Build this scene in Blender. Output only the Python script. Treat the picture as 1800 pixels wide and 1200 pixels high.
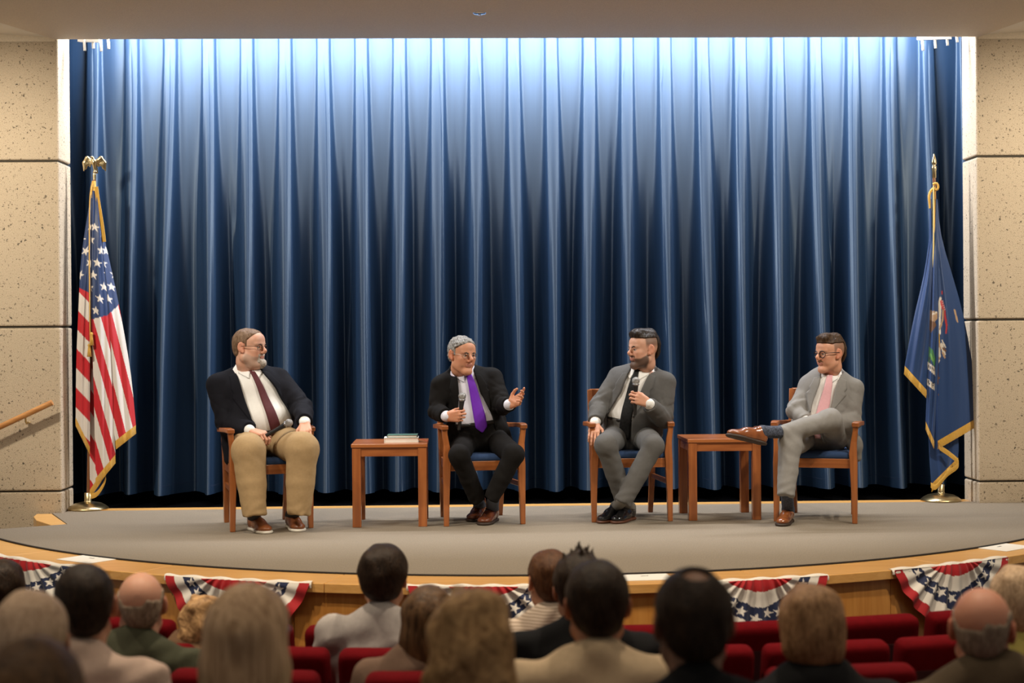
import bpy, bmesh, math, random
import numpy as np
from mathutils import Vector, Matrix
for _o in list(bpy.data.objects): bpy.data.objects.remove(_o)
scene = bpy.context.scene
COL = scene.collection
PI = math.pi

# ------------------------------------------------------------------ camera
CAM_H, FPX = 1.29, 2700.0
YAW, PITCH, ROLL = 0.02591256, -0.00479569, -0.00781846
CF = np.array([math.sin(YAW)*math.cos(PITCH), math.cos(YAW)*math.cos(PITCH), math.sin(PITCH)])
_r = np.array([math.cos(YAW), -math.sin(YAW), 0.0]); _u = np.cross(_r, CF)
CR = _r*math.cos(ROLL) + _u*math.sin(ROLL)
CU = _u*math.cos(ROLL) - _r*math.sin(ROLL)
def W(u, v, Y):                      # a pixel and a depth (world Y) give a point
    d = CF + CR*(u-900)/FPX - CU*(v-600)/FPX
    return np.array([0, 0, CAM_H]) + d*(Y/d[1])
def G(u, v, z=0.0):                  # a pixel and a height (world Z) give a point
    d = CF + CR*(u-900)/FPX - CU*(v-600)/FPX
    return np.array([0, 0, CAM_H]) + d*((z-CAM_H)/d[2])
cam = bpy.data.cameras.new('camera'); camo = bpy.data.objects.new('camera', cam); COL.objects.link(camo)
cam.sensor_width = 36; cam.lens = FPX/1800*36; cam.clip_end = 100
camo.matrix_world = Matrix(((CR[0], CU[0], -CF[0], 0), (CR[1], CU[1], -CF[1], 0), (CR[2], CU[2], -CF[2], CAM_H), (0, 0, 0, 1)))
cam.dof.use_dof = True; cam.dof.focus_distance = 10.5; cam.dof.aperture_fstop = 2.5
scene.camera = camo

# ------------------------------------------------------------------ light
wd = bpy.data.worlds.new('world'); scene.world = wd; wd.use_nodes = True
wd.node_tree.nodes['Background'].inputs[0].default_value = (1.0, 0.90, 0.78, 1)
wd.node_tree.nodes['Background'].inputs[1].default_value = 0.13
vs = scene.view_settings
scene.display_settings.display_device = 'sRGB'
vs.view_transform = 'Standard'; vs.look = 'None'; vs.gamma = 1.0; vs.use_curve_mapping = False
vs.exposure = 0.0
SX = 0.374                            # stage centre line
def area(name, loc, target, power, col, sx, sy=None, spread=PI):
    l = bpy.data.lights.new(name, 'AREA'); l.energy = power; l.color = col
    l.shape = 'RECTANGLE'; l.size = sx; l.size_y = sy or sx; l.spread = spread
    o = bpy.data.objects.new(name, l); COL.objects.link(o); o.location = loc
    o.rotation_euler = (Vector(target)-Vector(loc)).to_track_quat('-Z', 'Y').to_euler()
    return o
def spot(name, loc, target, power, col, deg, blend=.6, rad=.12):
    l = bpy.data.lights.new(name, 'SPOT'); l.energy = power; l.color = col
    l.spot_size = math.radians(deg); l.spot_blend = blend; l.shadow_soft_size = rad
    o = bpy.data.objects.new(name, l); COL.objects.link(o); o.location = loc
    o.rotation_euler = (Vector(target)-Vector(loc)).to_track_quat('-Z', 'Y').to_euler()
    return o
WARM = (1.0, 0.93, 0.82); COOL = (0.95, 0.96, 1.0); TUNG = (1.0, 0.88, 0.70); HOUSE = (1.0, 0.83, 0.62)
# stage lamps in the ceiling slot in front of the soffit, crossing the stage from both sides
for fx, tx, pw in ((-3.6, .2, 300), (-2.9, -1.6, 170), (-2.3, 2.0, 200), (3.0, -1.2, 200), (3.7, 2.3, 170), (4.4, .6, 300)):
    spot('stage_lamp', (fx, 8.3, 3.80), (tx, 10.2, 0.45), pw*1.15, WARM, 54, .9, .09)
# wall washers on the two concrete walls
for wx, tx in ((-4.1, -3.4), (4.9, 4.2)):
    spot('wall_lamp', (wx, 8.9, 3.3), (tx, 11.4, 1.9), 420, TUNG, 72, .9, .12)
# border lights above the proscenium opening, close to the curtain
area('border_lamp', (SX, 11.60, 3.80), (SX, 12.0, 3.15), 430, COOL, 6.3, .14)
# house downlights over the front rows
for hx in (-3.3, -1.2, 1.4, 3.7):
    spot('house_lamp', (hx, 6.3, 4.7), (hx, 6.9, 0), 500, HOUSE, 100, .8, .10)
    spot('house_lamp', (hx, 3.3, 4.7), (hx, 3.7, 0), 75, HOUSE, 100, .8, .10)

# ------------------------------------------------------------------ materials
MATS = {}
def mat(name, col=(.5, .5, .5), rough=.6, metal=0.0, bump=0.0, bscale=60.0, var=0.0, vscale=8.0, attr=False,
        sheen=0.0, spec=.5, coat=0.0, emit=None, trans=0.0, stretch=None, sss=0.0):
    if name in MATS: return MATS[name]
    m = bpy.data.materials.new(name); m.use_nodes = True; nt = m.node_tree; N = nt.nodes; L = nt.links
    b = N['Principled BSDF']
    b.inputs['Roughness'].default_value = rough; b.inputs['Metallic'].default_value = metal
    b.inputs['Specular IOR Level'].default_value = spec
    b.inputs['Sheen Weight'].default_value = sheen; b.inputs['Coat Weight'].default_value = coat
    b.inputs['Base Color'].default_value = (*col, 1)
    if sss:
        b.inputs['Subsurface Weight'].default_value = sss
        b.inputs['Subsurface Radius'].default_value = (.010, .004, .002); b.inputs['Subsurface Scale'].default_value = 1.0
    if trans: b.inputs['Transmission Weight'].default_value = trans; b.inputs['IOR'].default_value = 1.1
    if emit: b.inputs['Emission Color'].default_value = (*emit[0], 1); b.inputs['Emission Strength'].default_value = emit[1]
    tc = N.new('ShaderNodeTexCoord'); vec = tc.outputs['Object']
    if stretch:
        mp = N.new('ShaderNodeMapping'); mp.inputs['Scale'].default_value = stretch
        L.new(vec, mp.inputs[0]); vec = mp.outputs[0]
    src = None
    if attr:
        a = N.new('ShaderNodeAttribute'); a.attribute_name = 'Col'; src = a.outputs['Color']
        L.new(src, b.inputs['Base Color'])
    if var:
        n = N.new('ShaderNodeTexNoise'); n.inputs['Scale'].default_value = vscale; n.inputs['Detail'].default_value = 5
        L.new(vec, n.inputs['Vector'])
        hs = N.new('ShaderNodeMix'); hs.data_type = 'RGBA'; hs.blend_type = 'MULTIPLY'; hs.inputs[0].default_value = 1
        rp = N.new('ShaderNodeMapRange'); rp.inputs[1].default_value = .25; rp.inputs[2].default_value = .75
        rp.inputs[3].default_value = 1-var; rp.inputs[4].default_value = 1+var*.6
        L.new(n.outputs['Fac'], rp.inputs[0])
        if src: L.new(src, hs.inputs[6])
        else: hs.inputs[6].default_value = (*col, 1)
        L.new(rp.outputs[0], hs.inputs[7]); L.new(hs.outputs[2], b.inputs['Base Color'])
    if bump:
        n = N.new('ShaderNodeTexNoise'); n.inputs['Scale'].default_value = bscale; n.inputs['Detail'].default_value = 3
        L.new(vec, n.inputs['Vector'])
        bp = N.new('ShaderNodeBump'); bp.inputs['Strength'].default_value = bump; bp.inputs['Distance'].default_value = .01
        L.new(n.outputs['Fac'], bp.inputs['Height']); L.new(bp.outputs[0], b.inputs['Normal'])
    MATS[name] = m; return m
def wood(name, c1, c2, axis, rough=.35, coat=.2, scale=1.0):
    m = bpy.data.materials.new(name); m.use_nodes = True; nt = m.node_tree; N = nt.nodes; L = nt.links; b = N['Principled BSDF']
    tc = N.new('ShaderNodeTexCoord'); mp = N.new('ShaderNodeMapping')
    s = [28*scale]*3; s[axis] = 1.6*scale; mp.inputs['Scale'].default_value = s
    L.new(tc.outputs['Object'], mp.inputs[0])
    n = N.new('ShaderNodeTexNoise'); n.inputs['Scale'].default_value = 1.3; n.inputs['Detail'].default_value = 6; n.inputs['Distortion'].default_value = .6
    L.new(mp.outputs[0], n.inputs['Vector'])
    cr = N.new('ShaderNodeValToRGB'); cr.color_ramp.elements[0].color = (*c1, 1); cr.color_ramp.elements[1].color = (*c2, 1)
    cr.color_ramp.elements[0].position = .3; cr.color_ramp.elements[1].position = .72
    L.new(n.outputs['Fac'], cr.inputs[0]); L.new(cr.outputs[0], b.inputs['Base Color'])
    b.inputs['Roughness'].default_value = rough; b.inputs['Coat Weight'].default_value = coat; b.inputs['Coat Roughness'].default_value = .25
    MATS[name] = m; return m

# ------------------------------------------------------------------ object helpers
def tag(o, label=None, cat=None, group=None, kind=None):
    if label: o['label'] = label
    if cat: o['category'] = cat
    if group: o['group'] = group
    if kind: o['kind'] = kind
    return o
def empty(name, loc=(0, 0, 0), rz=0):
    o = bpy.data.objects.new(name, None); COL.objects.link(o); o.location = loc; o.rotation_euler = (0, 0, rz)
    o.empty_display_size = .1
    return o
def npmesh(name, V, Fq, cols=None, smooth=True, mats=None, fm=None):
    me = bpy.data.meshes.new(name)
    V = np.ascontiguousarray(V, dtype=np.float32)
    if isinstance(Fq, np.ndarray):
        k = Fq.shape[1]; nf = len(Fq)
        me.vertices.add(len(V)); me.vertices.foreach_set('co', V.ravel())
        me.loops.add(nf*k); me.loops.foreach_set('vertex_index', np.ascontiguousarray(Fq, dtype=np.int32).ravel())
        me.polygons.add(nf); me.polygons.foreach_set('loop_start', np.arange(0, nf*k, k, dtype=np.int32))
        me.update(calc_edges=True)
    else:
        me.from_pydata([tuple(map(float, v)) for v in V], [], [tuple(map(int, f)) for f in Fq]); me.update()
    if cols is not None:
        a = me.color_attributes.new('Col', 'FLOAT_COLOR', 'POINT')
        c = np.ones((len(V), 4), np.float32); c[:, :3] = cols; a.data.foreach_set('color', c.ravel())
    if smooth: me.polygons.foreach_set('use_smooth', np.ones(len(me.polygons), bool))
    for m in (mats or []): me.materials.append(m)
    if fm is not None: me.polygons.foreach_set('material_index', np.asarray(fm, np.int32))
    me.validate()
    return me
def mobj(name, me, parent=None, m=None, loc=None, rz=None):
    o = bpy.data.objects.new(name, me); COL.objects.link(o)
    if m is not None and len(me.materials) == 0: me.materials.append(m)
    if parent is not None: o.parent = parent
    if loc is not None: o.location = loc
    if rz is not None: o.rotation_euler = (0, 0, rz)
    return o
def copy_tree(o, parent=None):
    c = o.copy(); COL.objects.link(c); c.parent = parent
    for ch in list(o.children): copy_tree(ch, c)
    return c
class MB:                              # collects simple shapes into one mesh
    def __init__(s): s.v = []; s.f = []; s.sm = []
    def add(s, v, f, sm=False):
        n = len(s.v); s.v += [tuple(map(float, p)) for p in v]; s.f += [tuple(i+n for i in q) for q in f]; s.sm += [sm]*len(f); return s
    def box(s, c, d, rot=None):
        c = np.array(c, float); d = np.array(d, float)/2
        p = np.array([(x, y, z) for z in (-1, 1) for y in (-1, 1) for x in (-1, 1)])*d
        if rot is not None: p = p@np.array(rot).T
        return s.add(p+c, [(0, 2, 3, 1), (4, 5, 7, 6), (0, 1, 5, 4), (2, 6, 7, 3), (0, 4, 6, 2), (1, 3, 7, 5)])
    def sweep(s, path, w, d, up=(0, 0, 1), sm=False):
        # rectangular section swept along a path; w along side, d along the other normal
        path = [np.array(p, float) for p in path]; n = len(path)
        w = [w]*n if np.isscalar(w) else w; d = [d]*n if np.isscalar(d) else d
        V = []
        for i, p in enumerate(path):
            t = path[min(i+1, n-1)]-path[max(i-1, 0)]; t = t/np.linalg.norm(t)
            sd = np.cross(t, up); sd = sd/np.linalg.norm(sd); nn = np.cross(sd, t)
            for a, b in ((-1, -1), (1, -1), (1, 1), (-1, 1)): V.append(p+sd*a*w[i]/2+nn*b*d[i]/2)
        Fc = [(0, 1, 2, 3), tuple(4*(n-1)+k for k in (3, 2, 1, 0))]
        for i in range(n-1):
            for k in range(4):
                a = 4*i+k; b = 4*i+(k+1) % 4; Fc.append((a, a+4, b+4, b))
        return s.add(V, Fc, sm)
    def tube(s, path, r, n=10, cap=True, sm=True):
        path = [np.array(p, float) for p in path]; m = len(path)
        r = [r]*m if np.isscalar(r) else r
        V = []; ref = None
        for i, p in enumerate(path):
            t = path[min(i+1, m-1)]-path[max(i-1, 0)]; t = t/(np.linalg.norm(t)+1e-12)
            if ref is None: ref = np.array([1., 0, 0]) if abs(t[0]) < .8 else np.array([0, 1., 0])
            a = ref-t*(ref@t); a = a/np.linalg.norm(a); ref = a; b = np.cross(t, a)
            for k in range(n):
                q = 2*PI*k/n; V.append(p+(a*math.cos(q)+b*math.sin(q))*r[i])
        Fc = []
        for i in range(m-1):
            for k in range(n): Fc.append((i*n+k, i*n+(k+1) % n, (i+1)*n+(k+1) % n, (i+1)*n+k))
        s.add(V, Fc, sm)
        if cap: s.add(V[:n], [tuple(range(n-1, -1, -1))]); s.add(V[-n:], [tuple(range(n))])
        return s
    def lathe(s, prof, c=(0, 0, 0), n=24, sm=True):
        V = []; m = len(prof)
        for r, z in prof:
            for k in range(n): V.append((c[0]+r*math.cos(2*PI*k/n), c[1]+r*math.sin(2*PI*k/n), c[2]+z))
        Fc = [(i*n+k, i*n+(k+1) % n, (i+1)*n+(k+1) % n, (i+1)*n+k) for i in range(m-1) for k in range(n)]
        return s.add(V, Fc, sm)
    def prism(s, poly, z0, z1):        # polygon in xy, extruded in z (counter-clockwise)
        n = len(poly); V = [(x, y, z0) for x, y in poly]+[(x, y, z1) for x, y in poly]
        return s.add(V, [tuple(range(n-1, -1, -1)), tuple(range(n, 2*n))]+[(k, (k+1) % n, n+(k+1) % n, n+k) for k in range(n)])
    def mesh(s, name, m, bevel=0.0):
        me = bpy.data.meshes.new(name); me.from_pydata(s.v, [], s.f); me.update()
        me.polygons.foreach_set('use_smooth', np.array(s.sm, bool)); me.materials.append(m)
        if bevel:
            bm = bmesh.new(); bm.from_mesh(me)
            bmesh.ops.remove_doubles(bm, verts=bm.verts, dist=1e-5)
            ed = [e for e in bm.edges if len(e.link_faces) == 2 and e.calc_face_angle(0) > .6]
            bmesh.ops.bevel(bm, geom=ed, offset=bevel, segments=2, affect='EDGES', profile=.5, clamp_overlap=True)
            bm.to_mesh(me); bm.free()
        return me
    def build(s, name, m, parent=None, loc=None, rz=None, bevel=0.0): return mobj(name, s.mesh(name, m, bevel), parent, None, loc, rz)

# ------------------------------------------------------------------ distance-field modelling (bodies, clothes, hair)
def nrm(v): v = np.array(v, float); return v/(np.linalg.norm(v)+1e-12)
class SDF:
    def __init__(s, ops=None): s.ops = list(ops or [])
    def copy(s): return SDF(s.ops)
    def rc(s, a, b, ra, rb=None, k=.02, mode='u'):
        a = np.array(a, float); b = np.array(b, float); rb = ra if rb is None else rb
        ba = b-a; L2 = ba@ba+1e-12
        def f(P):
            t = np.clip(((P-a)@ba)/L2, 0, 1)
            d = P-a-t[:, None]*ba
            return np.sqrt((d*d).sum(1))-(ra+(rb-ra)*t)
        m = max(ra, rb); s.ops.append((f, np.minimum(a, b)-m, np.maximum(a, b)+m, k, mode)); return s
    def chain(s, pts, rs, k=.02):
        for i in range(len(pts)-1): s.rc(pts[i], pts[i+1], rs[i], rs[i+1], k)
        return s
    def el(s, c, r, R=None, k=.02, mode='u'):
        c = np.array(c, float); r = np.array(r, float); R = np.eye(3) if R is None else np.array(R)   # rows of R: local axes
        def f(P):
            q = (P-c)@R.T
            k0 = np.sqrt(((q/r)**2).sum(1)); k1 = np.sqrt(((q/(r*r))**2).sum(1))+1e-9
            return k0*(k0-1)/k1
        m = r.max(); s.ops.append((f, c-m, c+m, k, mode)); return s
    def bx(s, c, h, R=None, rd=.01, k=.01, mode='u'):
        c = np.array(c, float); h = np.array(h, float); R = np.eye(3) if R is None else np.array(R)
        def f(P):
            q = np.abs((P-c)@R.T)-(h-rd)
            return np.sqrt((np.maximum(q, 0)**2).sum(1))+np.minimum(q.max(1), 0)-rd
        m = np.linalg.norm(h); s.ops.append((f, c-m, c+m, k, mode)); return s
    def fn(s, f, lo, hi, k=.005, mode='u'): s.ops.append((f, np.array(lo, float), np.array(hi, float), k, mode)); return s
    def disp(s, f): s.ops.append((f, None, None, 0, 'd')); return s
    def off(s, e):
        n = SDF()
        for f, lo, hi, k, m in s.ops:
            if m == 'u': n.ops.append(((lambda P, f=f: f(P)-e), lo-e, hi+e, k, m))
            else: n.ops.append((f, lo, hi, k, m))
        return n
    def __call__(s, P, cull=True):
        D = np.full(len(P), .3)
        for f, lo, hi, k, m in s.ops:
            if m == 'd': D = D+f(P); continue
            if m == 'u' and cull:
                mg = k+.03
                idx = np.nonzero(((P > lo-mg) & (P < hi+mg)).all(1))[0]
                if len(idx) == 0: continue
                d = f(P[idx]); c = D[idx]
            else: idx = None; d = f(P); c = D
            if m == 'u':
                r = np.minimum(c, d)
                if k > 0: h = np.maximum(k-np.abs(c-d), 0)/k; r = r-h*h*k*.25
            else:
                dd = -d if m == 's' else d
                r = np.maximum(c, dd)
                if k > 0: h = np.maximum(k-np.abs(c-dd), 0)/k; r = r+h*h*k*.25
            if idx is None: D = r
            else: D[idx] = r
        return D
    def bounds(s):
        u = [o for o in s.ops if o[4] == 'u']
        return np.min([o[1] for o in u], 0), np.max([o[2] for o in u], 0)
    def mesh(s, h, lo=None, hi=None, relax=1):
        if lo is None: lo, hi = s.bounds()
        lo = np.array(lo)-2.5*h; hi = np.array(hi)+2.5*h; B = 8
        nb = np.ceil((hi-lo)/(h*B)).astype(int); n = nb*B+1
        cb = np.stack(np.meshgrid(*[np.arange(k) for k in nb], indexing='ij'), -1).reshape(-1, 3)
        dc = s(lo+(cb+.5)*B*h, False)
        act = cb[np.abs(dc) < B*h*.87+.012]
        mk = np.zeros(n, bool)
        for b in act: mk[b[0]*B:b[0]*B+B+1, b[1]*B:b[1]*B+B+1, b[2]*B:b[2]*B+B+1] = True
        ip = np.argwhere(mk); val = np.empty(len(ip))
        for i in range(0, len(ip), 400000): val[i:i+400000] = s(lo+ip[i:i+400000]*h)
        V = np.full(n, np.nan, np.float32); V[ip[:, 0], ip[:, 1], ip[:, 2]] = val
        st = np.array([n[1]*n[2], n[2], 1]); Vf = V.ravel()
        ci = ip[(ip < n-1).all(1)]; base = ci@st
        offs = [(i, j, k) for i in (0, 1) for j in (0, 1) for k in (0, 1)]
        cv = np.stack([Vf[base+np.dot(o, st)] for o in offs], 1)
        ng = cv < 0; sel = (ng.any(1)) & (~ng.all(1)) & (~np.isnan(cv).any(1))
        ci = ci[sel]; base = base[sel]; cv = cv[sel]
        acc = np.zeros((len(ci), 3)); cnt = np.zeros(len(ci))
        for a in range(8):
            for ax in range(3):
                if offs[a][ax] == 0:
                    o2 = list(offs[a]); o2[ax] = 1; b = offs.index(tuple(o2))
                    va, vb = cv[:, a], cv[:, b]; m = (va < 0) != (vb < 0)
                    t = np.where(m, va/(np.where(m, va-vb, 1)), 0)
                    for q in range(3): acc[:, q] += np.where(m, offs[a][q]+(t if q == ax else 0), 0)
                    cnt += m
        P = lo+(ci+acc/cnt[:, None])*h
        vid = np.full(n.prod(), -1, np.int32); vid[base] = np.arange(len(ci))
        Fs = []
        pb = ip@st
        for ax in range(3):
            ok = ip[:, ax] < n[ax]-1; b0 = pb[ok]
            va, vb = Vf[b0], Vf[b0+st[ax]]
            m = ((va < 0) != (vb < 0)) & ~np.isnan(va) & ~np.isnan(vb)
            b0 = b0[m]; neg = va[m] < 0; s1, s2 = st[(ax+1) % 3], st[(ax+2) % 3]
            q = np.stack([vid[b0], vid[b0-s1], vid[b0-s1-s2], vid[b0-s2]], 1)
            g = (q >= 0).all(1); q = q[g]; neg = neg[g]
            q[~neg] = q[~neg][:, ::-1]; Fs.append(q)
        Fq = np.concatenate(Fs)
        for _ in range(relax):
            A = np.zeros_like(P); c = np.zeros(len(P))
            for i in range(4):
                for j in (1, 3):
                    np.add.at(A, Fq[:, i], P[Fq[:, (i+j) % 4]]); np.add.at(c, Fq[:, i], 1)
            P = P*.5+.5*A/np.maximum(c, 1)[:, None]
        return P, Fq
def joinm(parts):
    V = []; Fq = []; n = 0
    for v, f in parts: V.append(v); Fq.append(f+n); n += len(v)
    return np.concatenate(V), np.concatenate(Fq)
_rs = np.random.RandomState(5)
_dirs = _rs.normal(size=(24, 3)); _dirs /= np.linalg.norm(_dirs, axis=1)[:, None]; _ph = _rs.uniform(0, 6.28, 24)
def wob(P, scale, seed=0, n=5):        # cheap smooth noise, about -1..1
    D = np.zeros(len(P))
    for i in range(n):
        j = (i+seed*3) % 24
        D += np.sin(P@(_dirs[j]*scale*(1+.37*i))+_ph[(j+seed) % 24]+1.7*np.sin(P@(_dirs[(j+7) % 24]*scale*.6)))/(1+.3*i)
    return D/2.4
def frame(a, c):                       # rows: lateral, front, up
    a = nrm(a); c = nrm(np.array(c)-a*(a@np.array(c))); f = np.cross(a, c); return np.array([a, f, c])
def trace(sdf, O, d, n=70):            # walk rays from O along d onto the surface
    O = O.copy(); t = np.zeros(len(O))
    for _ in range(n):
        s = sdf(O+t[:, None]*d, False); t += np.clip(s, -.02, .05)*.8
    return O+t[:, None]*d
def gradn(sdf, P, e=.004):
    g = np.stack([sdf(P+np.eye(3)[i]*e, False)-sdf(P-np.eye(3)[i]*e, False) for i in range(3)], 1)
    return g/(np.linalg.norm(g, axis=1)[:, None]+1e-9)
def strip(sdf, O, R, L, Rr, off=.004, nt=24, ns=7, thick=.004, shift=.35, smooth=3):
    # patch lofted between two polylines given as (lateral, up) in frame R about O, laid onto a surface from the front
    L = np.array(L, float); Rr = np.array(Rr, float)
    def samp(Q):
        d = np.r_[0, np.cumsum(np.linalg.norm(np.diff(Q, axis=0), axis=1))]; t = np.linspace(0, d[-1], nt)
        return np.stack([np.interp(t, d, Q[:, i]) for i in range(2)], 1)
    l, r = samp(L), samp(Rr); s = np.linspace(0, 1, ns)
    ac = l[:, None]*(1-s)[None, :, None]+r[:, None]*s[None, :, None]
    P0 = O+ac.reshape(-1, 2)[:, :1]*R[0]+ac.reshape(-1, 2)[:, 1:]*R[2]+R[1]*shift
    P = trace(sdf, P0, -R[1])
    f = ((P-O)@R[1]).reshape(nt, ns)
    bad = (np.abs(sdf(P, False)) > .012).reshape(nt, ns) | (f < -.12) | (f > .34)
    for j in range(ns):
        g_ = np.nonzero(~bad[:, j])[0]
        f[:, j] = np.interp(np.arange(nt), g_, f[g_, j]) if len(g_) else 0.05
    for _ in range(smooth):
        g = f.copy(); g[1:-1] = np.maximum(f[1:-1], (f[:-2]+f[2:])/2*.6+f[1:-1]*.4); f = g
    P = O+ac.reshape(-1, 2)[:, :1]*R[0]+ac.reshape(-1, 2)[:, 1:]*R[2]+R[1]*(f.reshape(-1, 1))
    top = P+R[1]*(off+thick); bot = P+R[1]*(off-.012)
    V = np.concatenate([top, bot]); m = nt*ns; Fq = []
    for i in range(nt-1):
        for j in range(ns-1):
            a = i*ns+j; Fq.append((a, a+1, a+ns+1, a+ns)); Fq.append((m+a, m+a+ns, m+a+ns+1, m+a+1))
    for i in range(nt-1):
        for j in (0, ns-1):
            a = i*ns+j; q = (a, a+ns, m+a+ns, m+a); Fq.append(q if j == 0 else q[::-1])
    for j in range(ns-1):
        for i in (0, nt-1):
            a = i*ns+j; q = (a, m+a, m+a+1, a+1); Fq.append(q if i == 0 else q[::-1])
    return V, np.array(Fq)

# ------------------------------------------------------------------ the setting
M_carpet = mat('stage carpet', (.245, .205, .155), .95, bump=.5, bscale=420, var=.16, vscale=150, spec=.15, stretch=(1, .28, 1))
M_maple = wood('maple lip', (.66, .34, .095), (.80, .46, .155), 0, .32, .3)
M_fascia = wood('maple fascia', (.54, .225, .045), (.66, .31, .075), 2, .38, .25)
M_black = mat('black gap shade and housing', (.012, .011, .010), .7)
M_backfloor = mat('backstage floor', (.003, .003, .0035), 1.0, spec=0.0)
def concrete():
    m = bpy.data.materials.new('exposed aggregate concrete'); m.use_nodes = True; nt = m.node_tree; N = nt.nodes; L = nt.links; b = N['Principled BSDF']
    tc = N.new('ShaderNodeTexCoord'); b.inputs['Roughness'].default_value = .92; b.inputs['Specular IOR Level'].default_value = .2
    def vor(scale, lo, hi, seed):
        mp = N.new('ShaderNodeMapping'); mp.inputs['Location'].default_value = (seed, seed*.7, seed*1.3); L.new(tc.outputs['Object'], mp.inputs[0])
        nz = N.new('ShaderNodeTexNoise'); nz.inputs['Scale'].default_value = scale*1.3; L.new(mp.outputs[0], nz.inputs['Vector'])
        ad = N.new('ShaderNodeMix'); ad.data_type = 'VECTOR'; ad.inputs[0].default_value = .03; L.new(mp.outputs[0], ad.inputs[4]); L.new(nz.outputs['Color'], ad.inputs[5])
        v = N.new('ShaderNodeTexVoronoi'); v.inputs['Scale'].default_value = scale; L.new(ad.outputs[1], v.inputs['Vector'])
        sz = N.new('ShaderNodeSeparateColor'); L.new(v.outputs['Color'], sz.inputs[0])
        # stone radius differs from cell to cell, some cells have none
        mr = N.new('ShaderNodeMapRange'); mr.inputs[1].default_value = .30; mr.inputs[2].default_value = 1.0; mr.inputs[3].default_value = -.05; mr.inputs[4].default_value = hi
        L.new(sz.outputs[0], mr.inputs[0])
        lt = N.new('ShaderNodeMath'); lt.operation = 'SUBTRACT'; L.new(mr.outputs[0], lt.inputs[0]); L.new(v.outputs['Distance'], lt.inputs[1])
        ss = N.new('ShaderNodeMapRange'); ss.inputs[1].default_value = 0; ss.inputs[2].default_value = .08; L.new(lt.outputs[0], ss.inputs[0])
        return ss.outputs[0], sz.outputs[1]
    base = N.new('ShaderNodeTexNoise'); base.inputs['Scale'].default_value = 210; base.inputs['Detail'].default_value = 6; L.new(tc.outputs['Object'], base.inputs['Vector'])
    cr = N.new('ShaderNodeValToRGB'); E = cr.color_ramp.elements
    E[0].position = .34; E[0].color = (.40, .32, .225, 1); E[1].position = .66; E[1].color = (.68, .565, .425, 1)
    e = E.new(.46); e.color = (.585, .48, .35, 1)
    L.new(base.outputs['Fac'], cr.inputs[0]); cur = cr.outputs[0]
    for scale, hi, c0, c1, seed in ((40, .34, (.13, .11, .085), (.38, .30, .21), 1.0), (78, .42, (.13, .10, .075), (.40, .31, .21), 5.0), (20, .20, (.14, .125, .10), (.33, .26, .18), 9.0)):
        fac, rnd = vor(scale, .2, hi, seed)
        mx = N.new('ShaderNodeMix'); mx.data_type = 'RGBA'; mx.inputs[6].default_value = (*c0, 1); mx.inputs[7].default_value = (*c1, 1); L.new(rnd, mx.inputs[0])
        m2 = N.new('ShaderNodeMix'); m2.data_type = 'RGBA'; L.new(fac, m2.inputs[0]); L.new(cur, m2.inputs[6]); L.new(mx.outputs[2], m2.inputs[7]); cur = m2.outputs[2]
    L.new(cur, b.inputs['Base Color'])
    bp = N.new('ShaderNodeBump'); bp.inputs['Strength'].default_value = .9; bp.inputs['Distance'].default_value = .006
    L.new(base.outputs['Fac'], bp.inputs['Height']); L.new(bp.outputs[0], b.inputs['Normal'])
    return m
M_conc = concrete()
M_mortar = mat('dark joint', (.05, .042, .03), .95)
M_cream = mat('cream plaster', (.92, .87, .77), .8, bump=.1, bscale=90)
M_soffit = mat('textured beige soffit', (.88, .76, .59), .85, bump=.6, bscale=210, var=.12, vscale=160, spec=.2)
M_floor = mat('auditorium carpet', (.05, .03, .025), .95, bump=.4, bscale=200)

XL, XR, YP, ZS = -3.032, 3.780, 11.40, 3.484
CC = np.array([0.42, 12.5]); RC, RL_ = 4.30, 4.62
def arc(R, x0, x1, n):                 # front arc (towards the audience) from x0 to x1
    a0 = math.asin(max(-1, min(1, (x0-CC[0])/R))); a1 = math.asin(max(-1, min(1, (x1-CC[0])/R)))
    return [(CC[0]+R*math.sin(a), CC[1]-R*math.cos(a)) for a in np.linspace(a0, a1, n)]
def tri_fill(poly, z0, z1, name, m, parent=None):
    from mathutils.geometry import delaunay_2d_cdt
    P = []
    for p in poly:
        if not P or math.hypot(p[0]-P[-1][0], p[1]-P[-1][1]) > .03: P.append(p)
    if math.hypot(P[0][0]-P[-1][0], P[0][1]-P[-1][1]) < .03: P.pop()
    n = len(P); v, e, f, *_ = delaunay_2d_cdt([Vector(p) for p in P], [(i, (i+1) % n) for i in range(n)], [], 1, 1e-5)
    k = len(v); V = [(p.x, p.y, z1) for p in v]+[(p.x, p.y, z0) for p in v]
    Fc = [tuple(q) for q in f]+[tuple(i+k for i in q[::-1]) for q in f]+[(i, (i+1) % n, k+(i+1) % n, k+i) for i in range(n)]
    me = bpy.data.meshes.new(name); me.from_pydata(V, [], Fc); me.update()
    bm = bmesh.new(); bm.from_mesh(me); bmesh.ops.recalc_face_normals(bm, faces=bm.faces[:]); bm.to_mesh(me); bm.free(); me.materials.append(m)
    return mobj(name, me, parent)
tip = (-3.33, 10.40)
core = [(4.577, 11.385), (XR-.012, 11.385), (XR-.012, 11.505), (XL+.012, 11.505), (XL+.012, 11.385), (-3.10, 11.385), (-2.81, 10.70)]
stage = tri_fill(arc(RC, tip[0], 4.577, 60)+core, -.012, 0, 'floor', M_carpet); tag(stage, 'grey beige woven carpet covering the curved stage', kind='structure')
plat = tri_fill(arc(RL_-.07, tip[0]-.1, 4.75, 60)+[(4.75, 11.38), (XR-.012, 11.38), (XR-.012, 11.66), (XL+.012, 11.66), (XL+.012, 11.38), (-3.08, 11.38), (-2.80, 10.70)], -.80, -.0125, 'floor_platform', M_maple, None)
tag(plat, 'wooden stage platform under the carpet', kind='structure')
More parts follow.
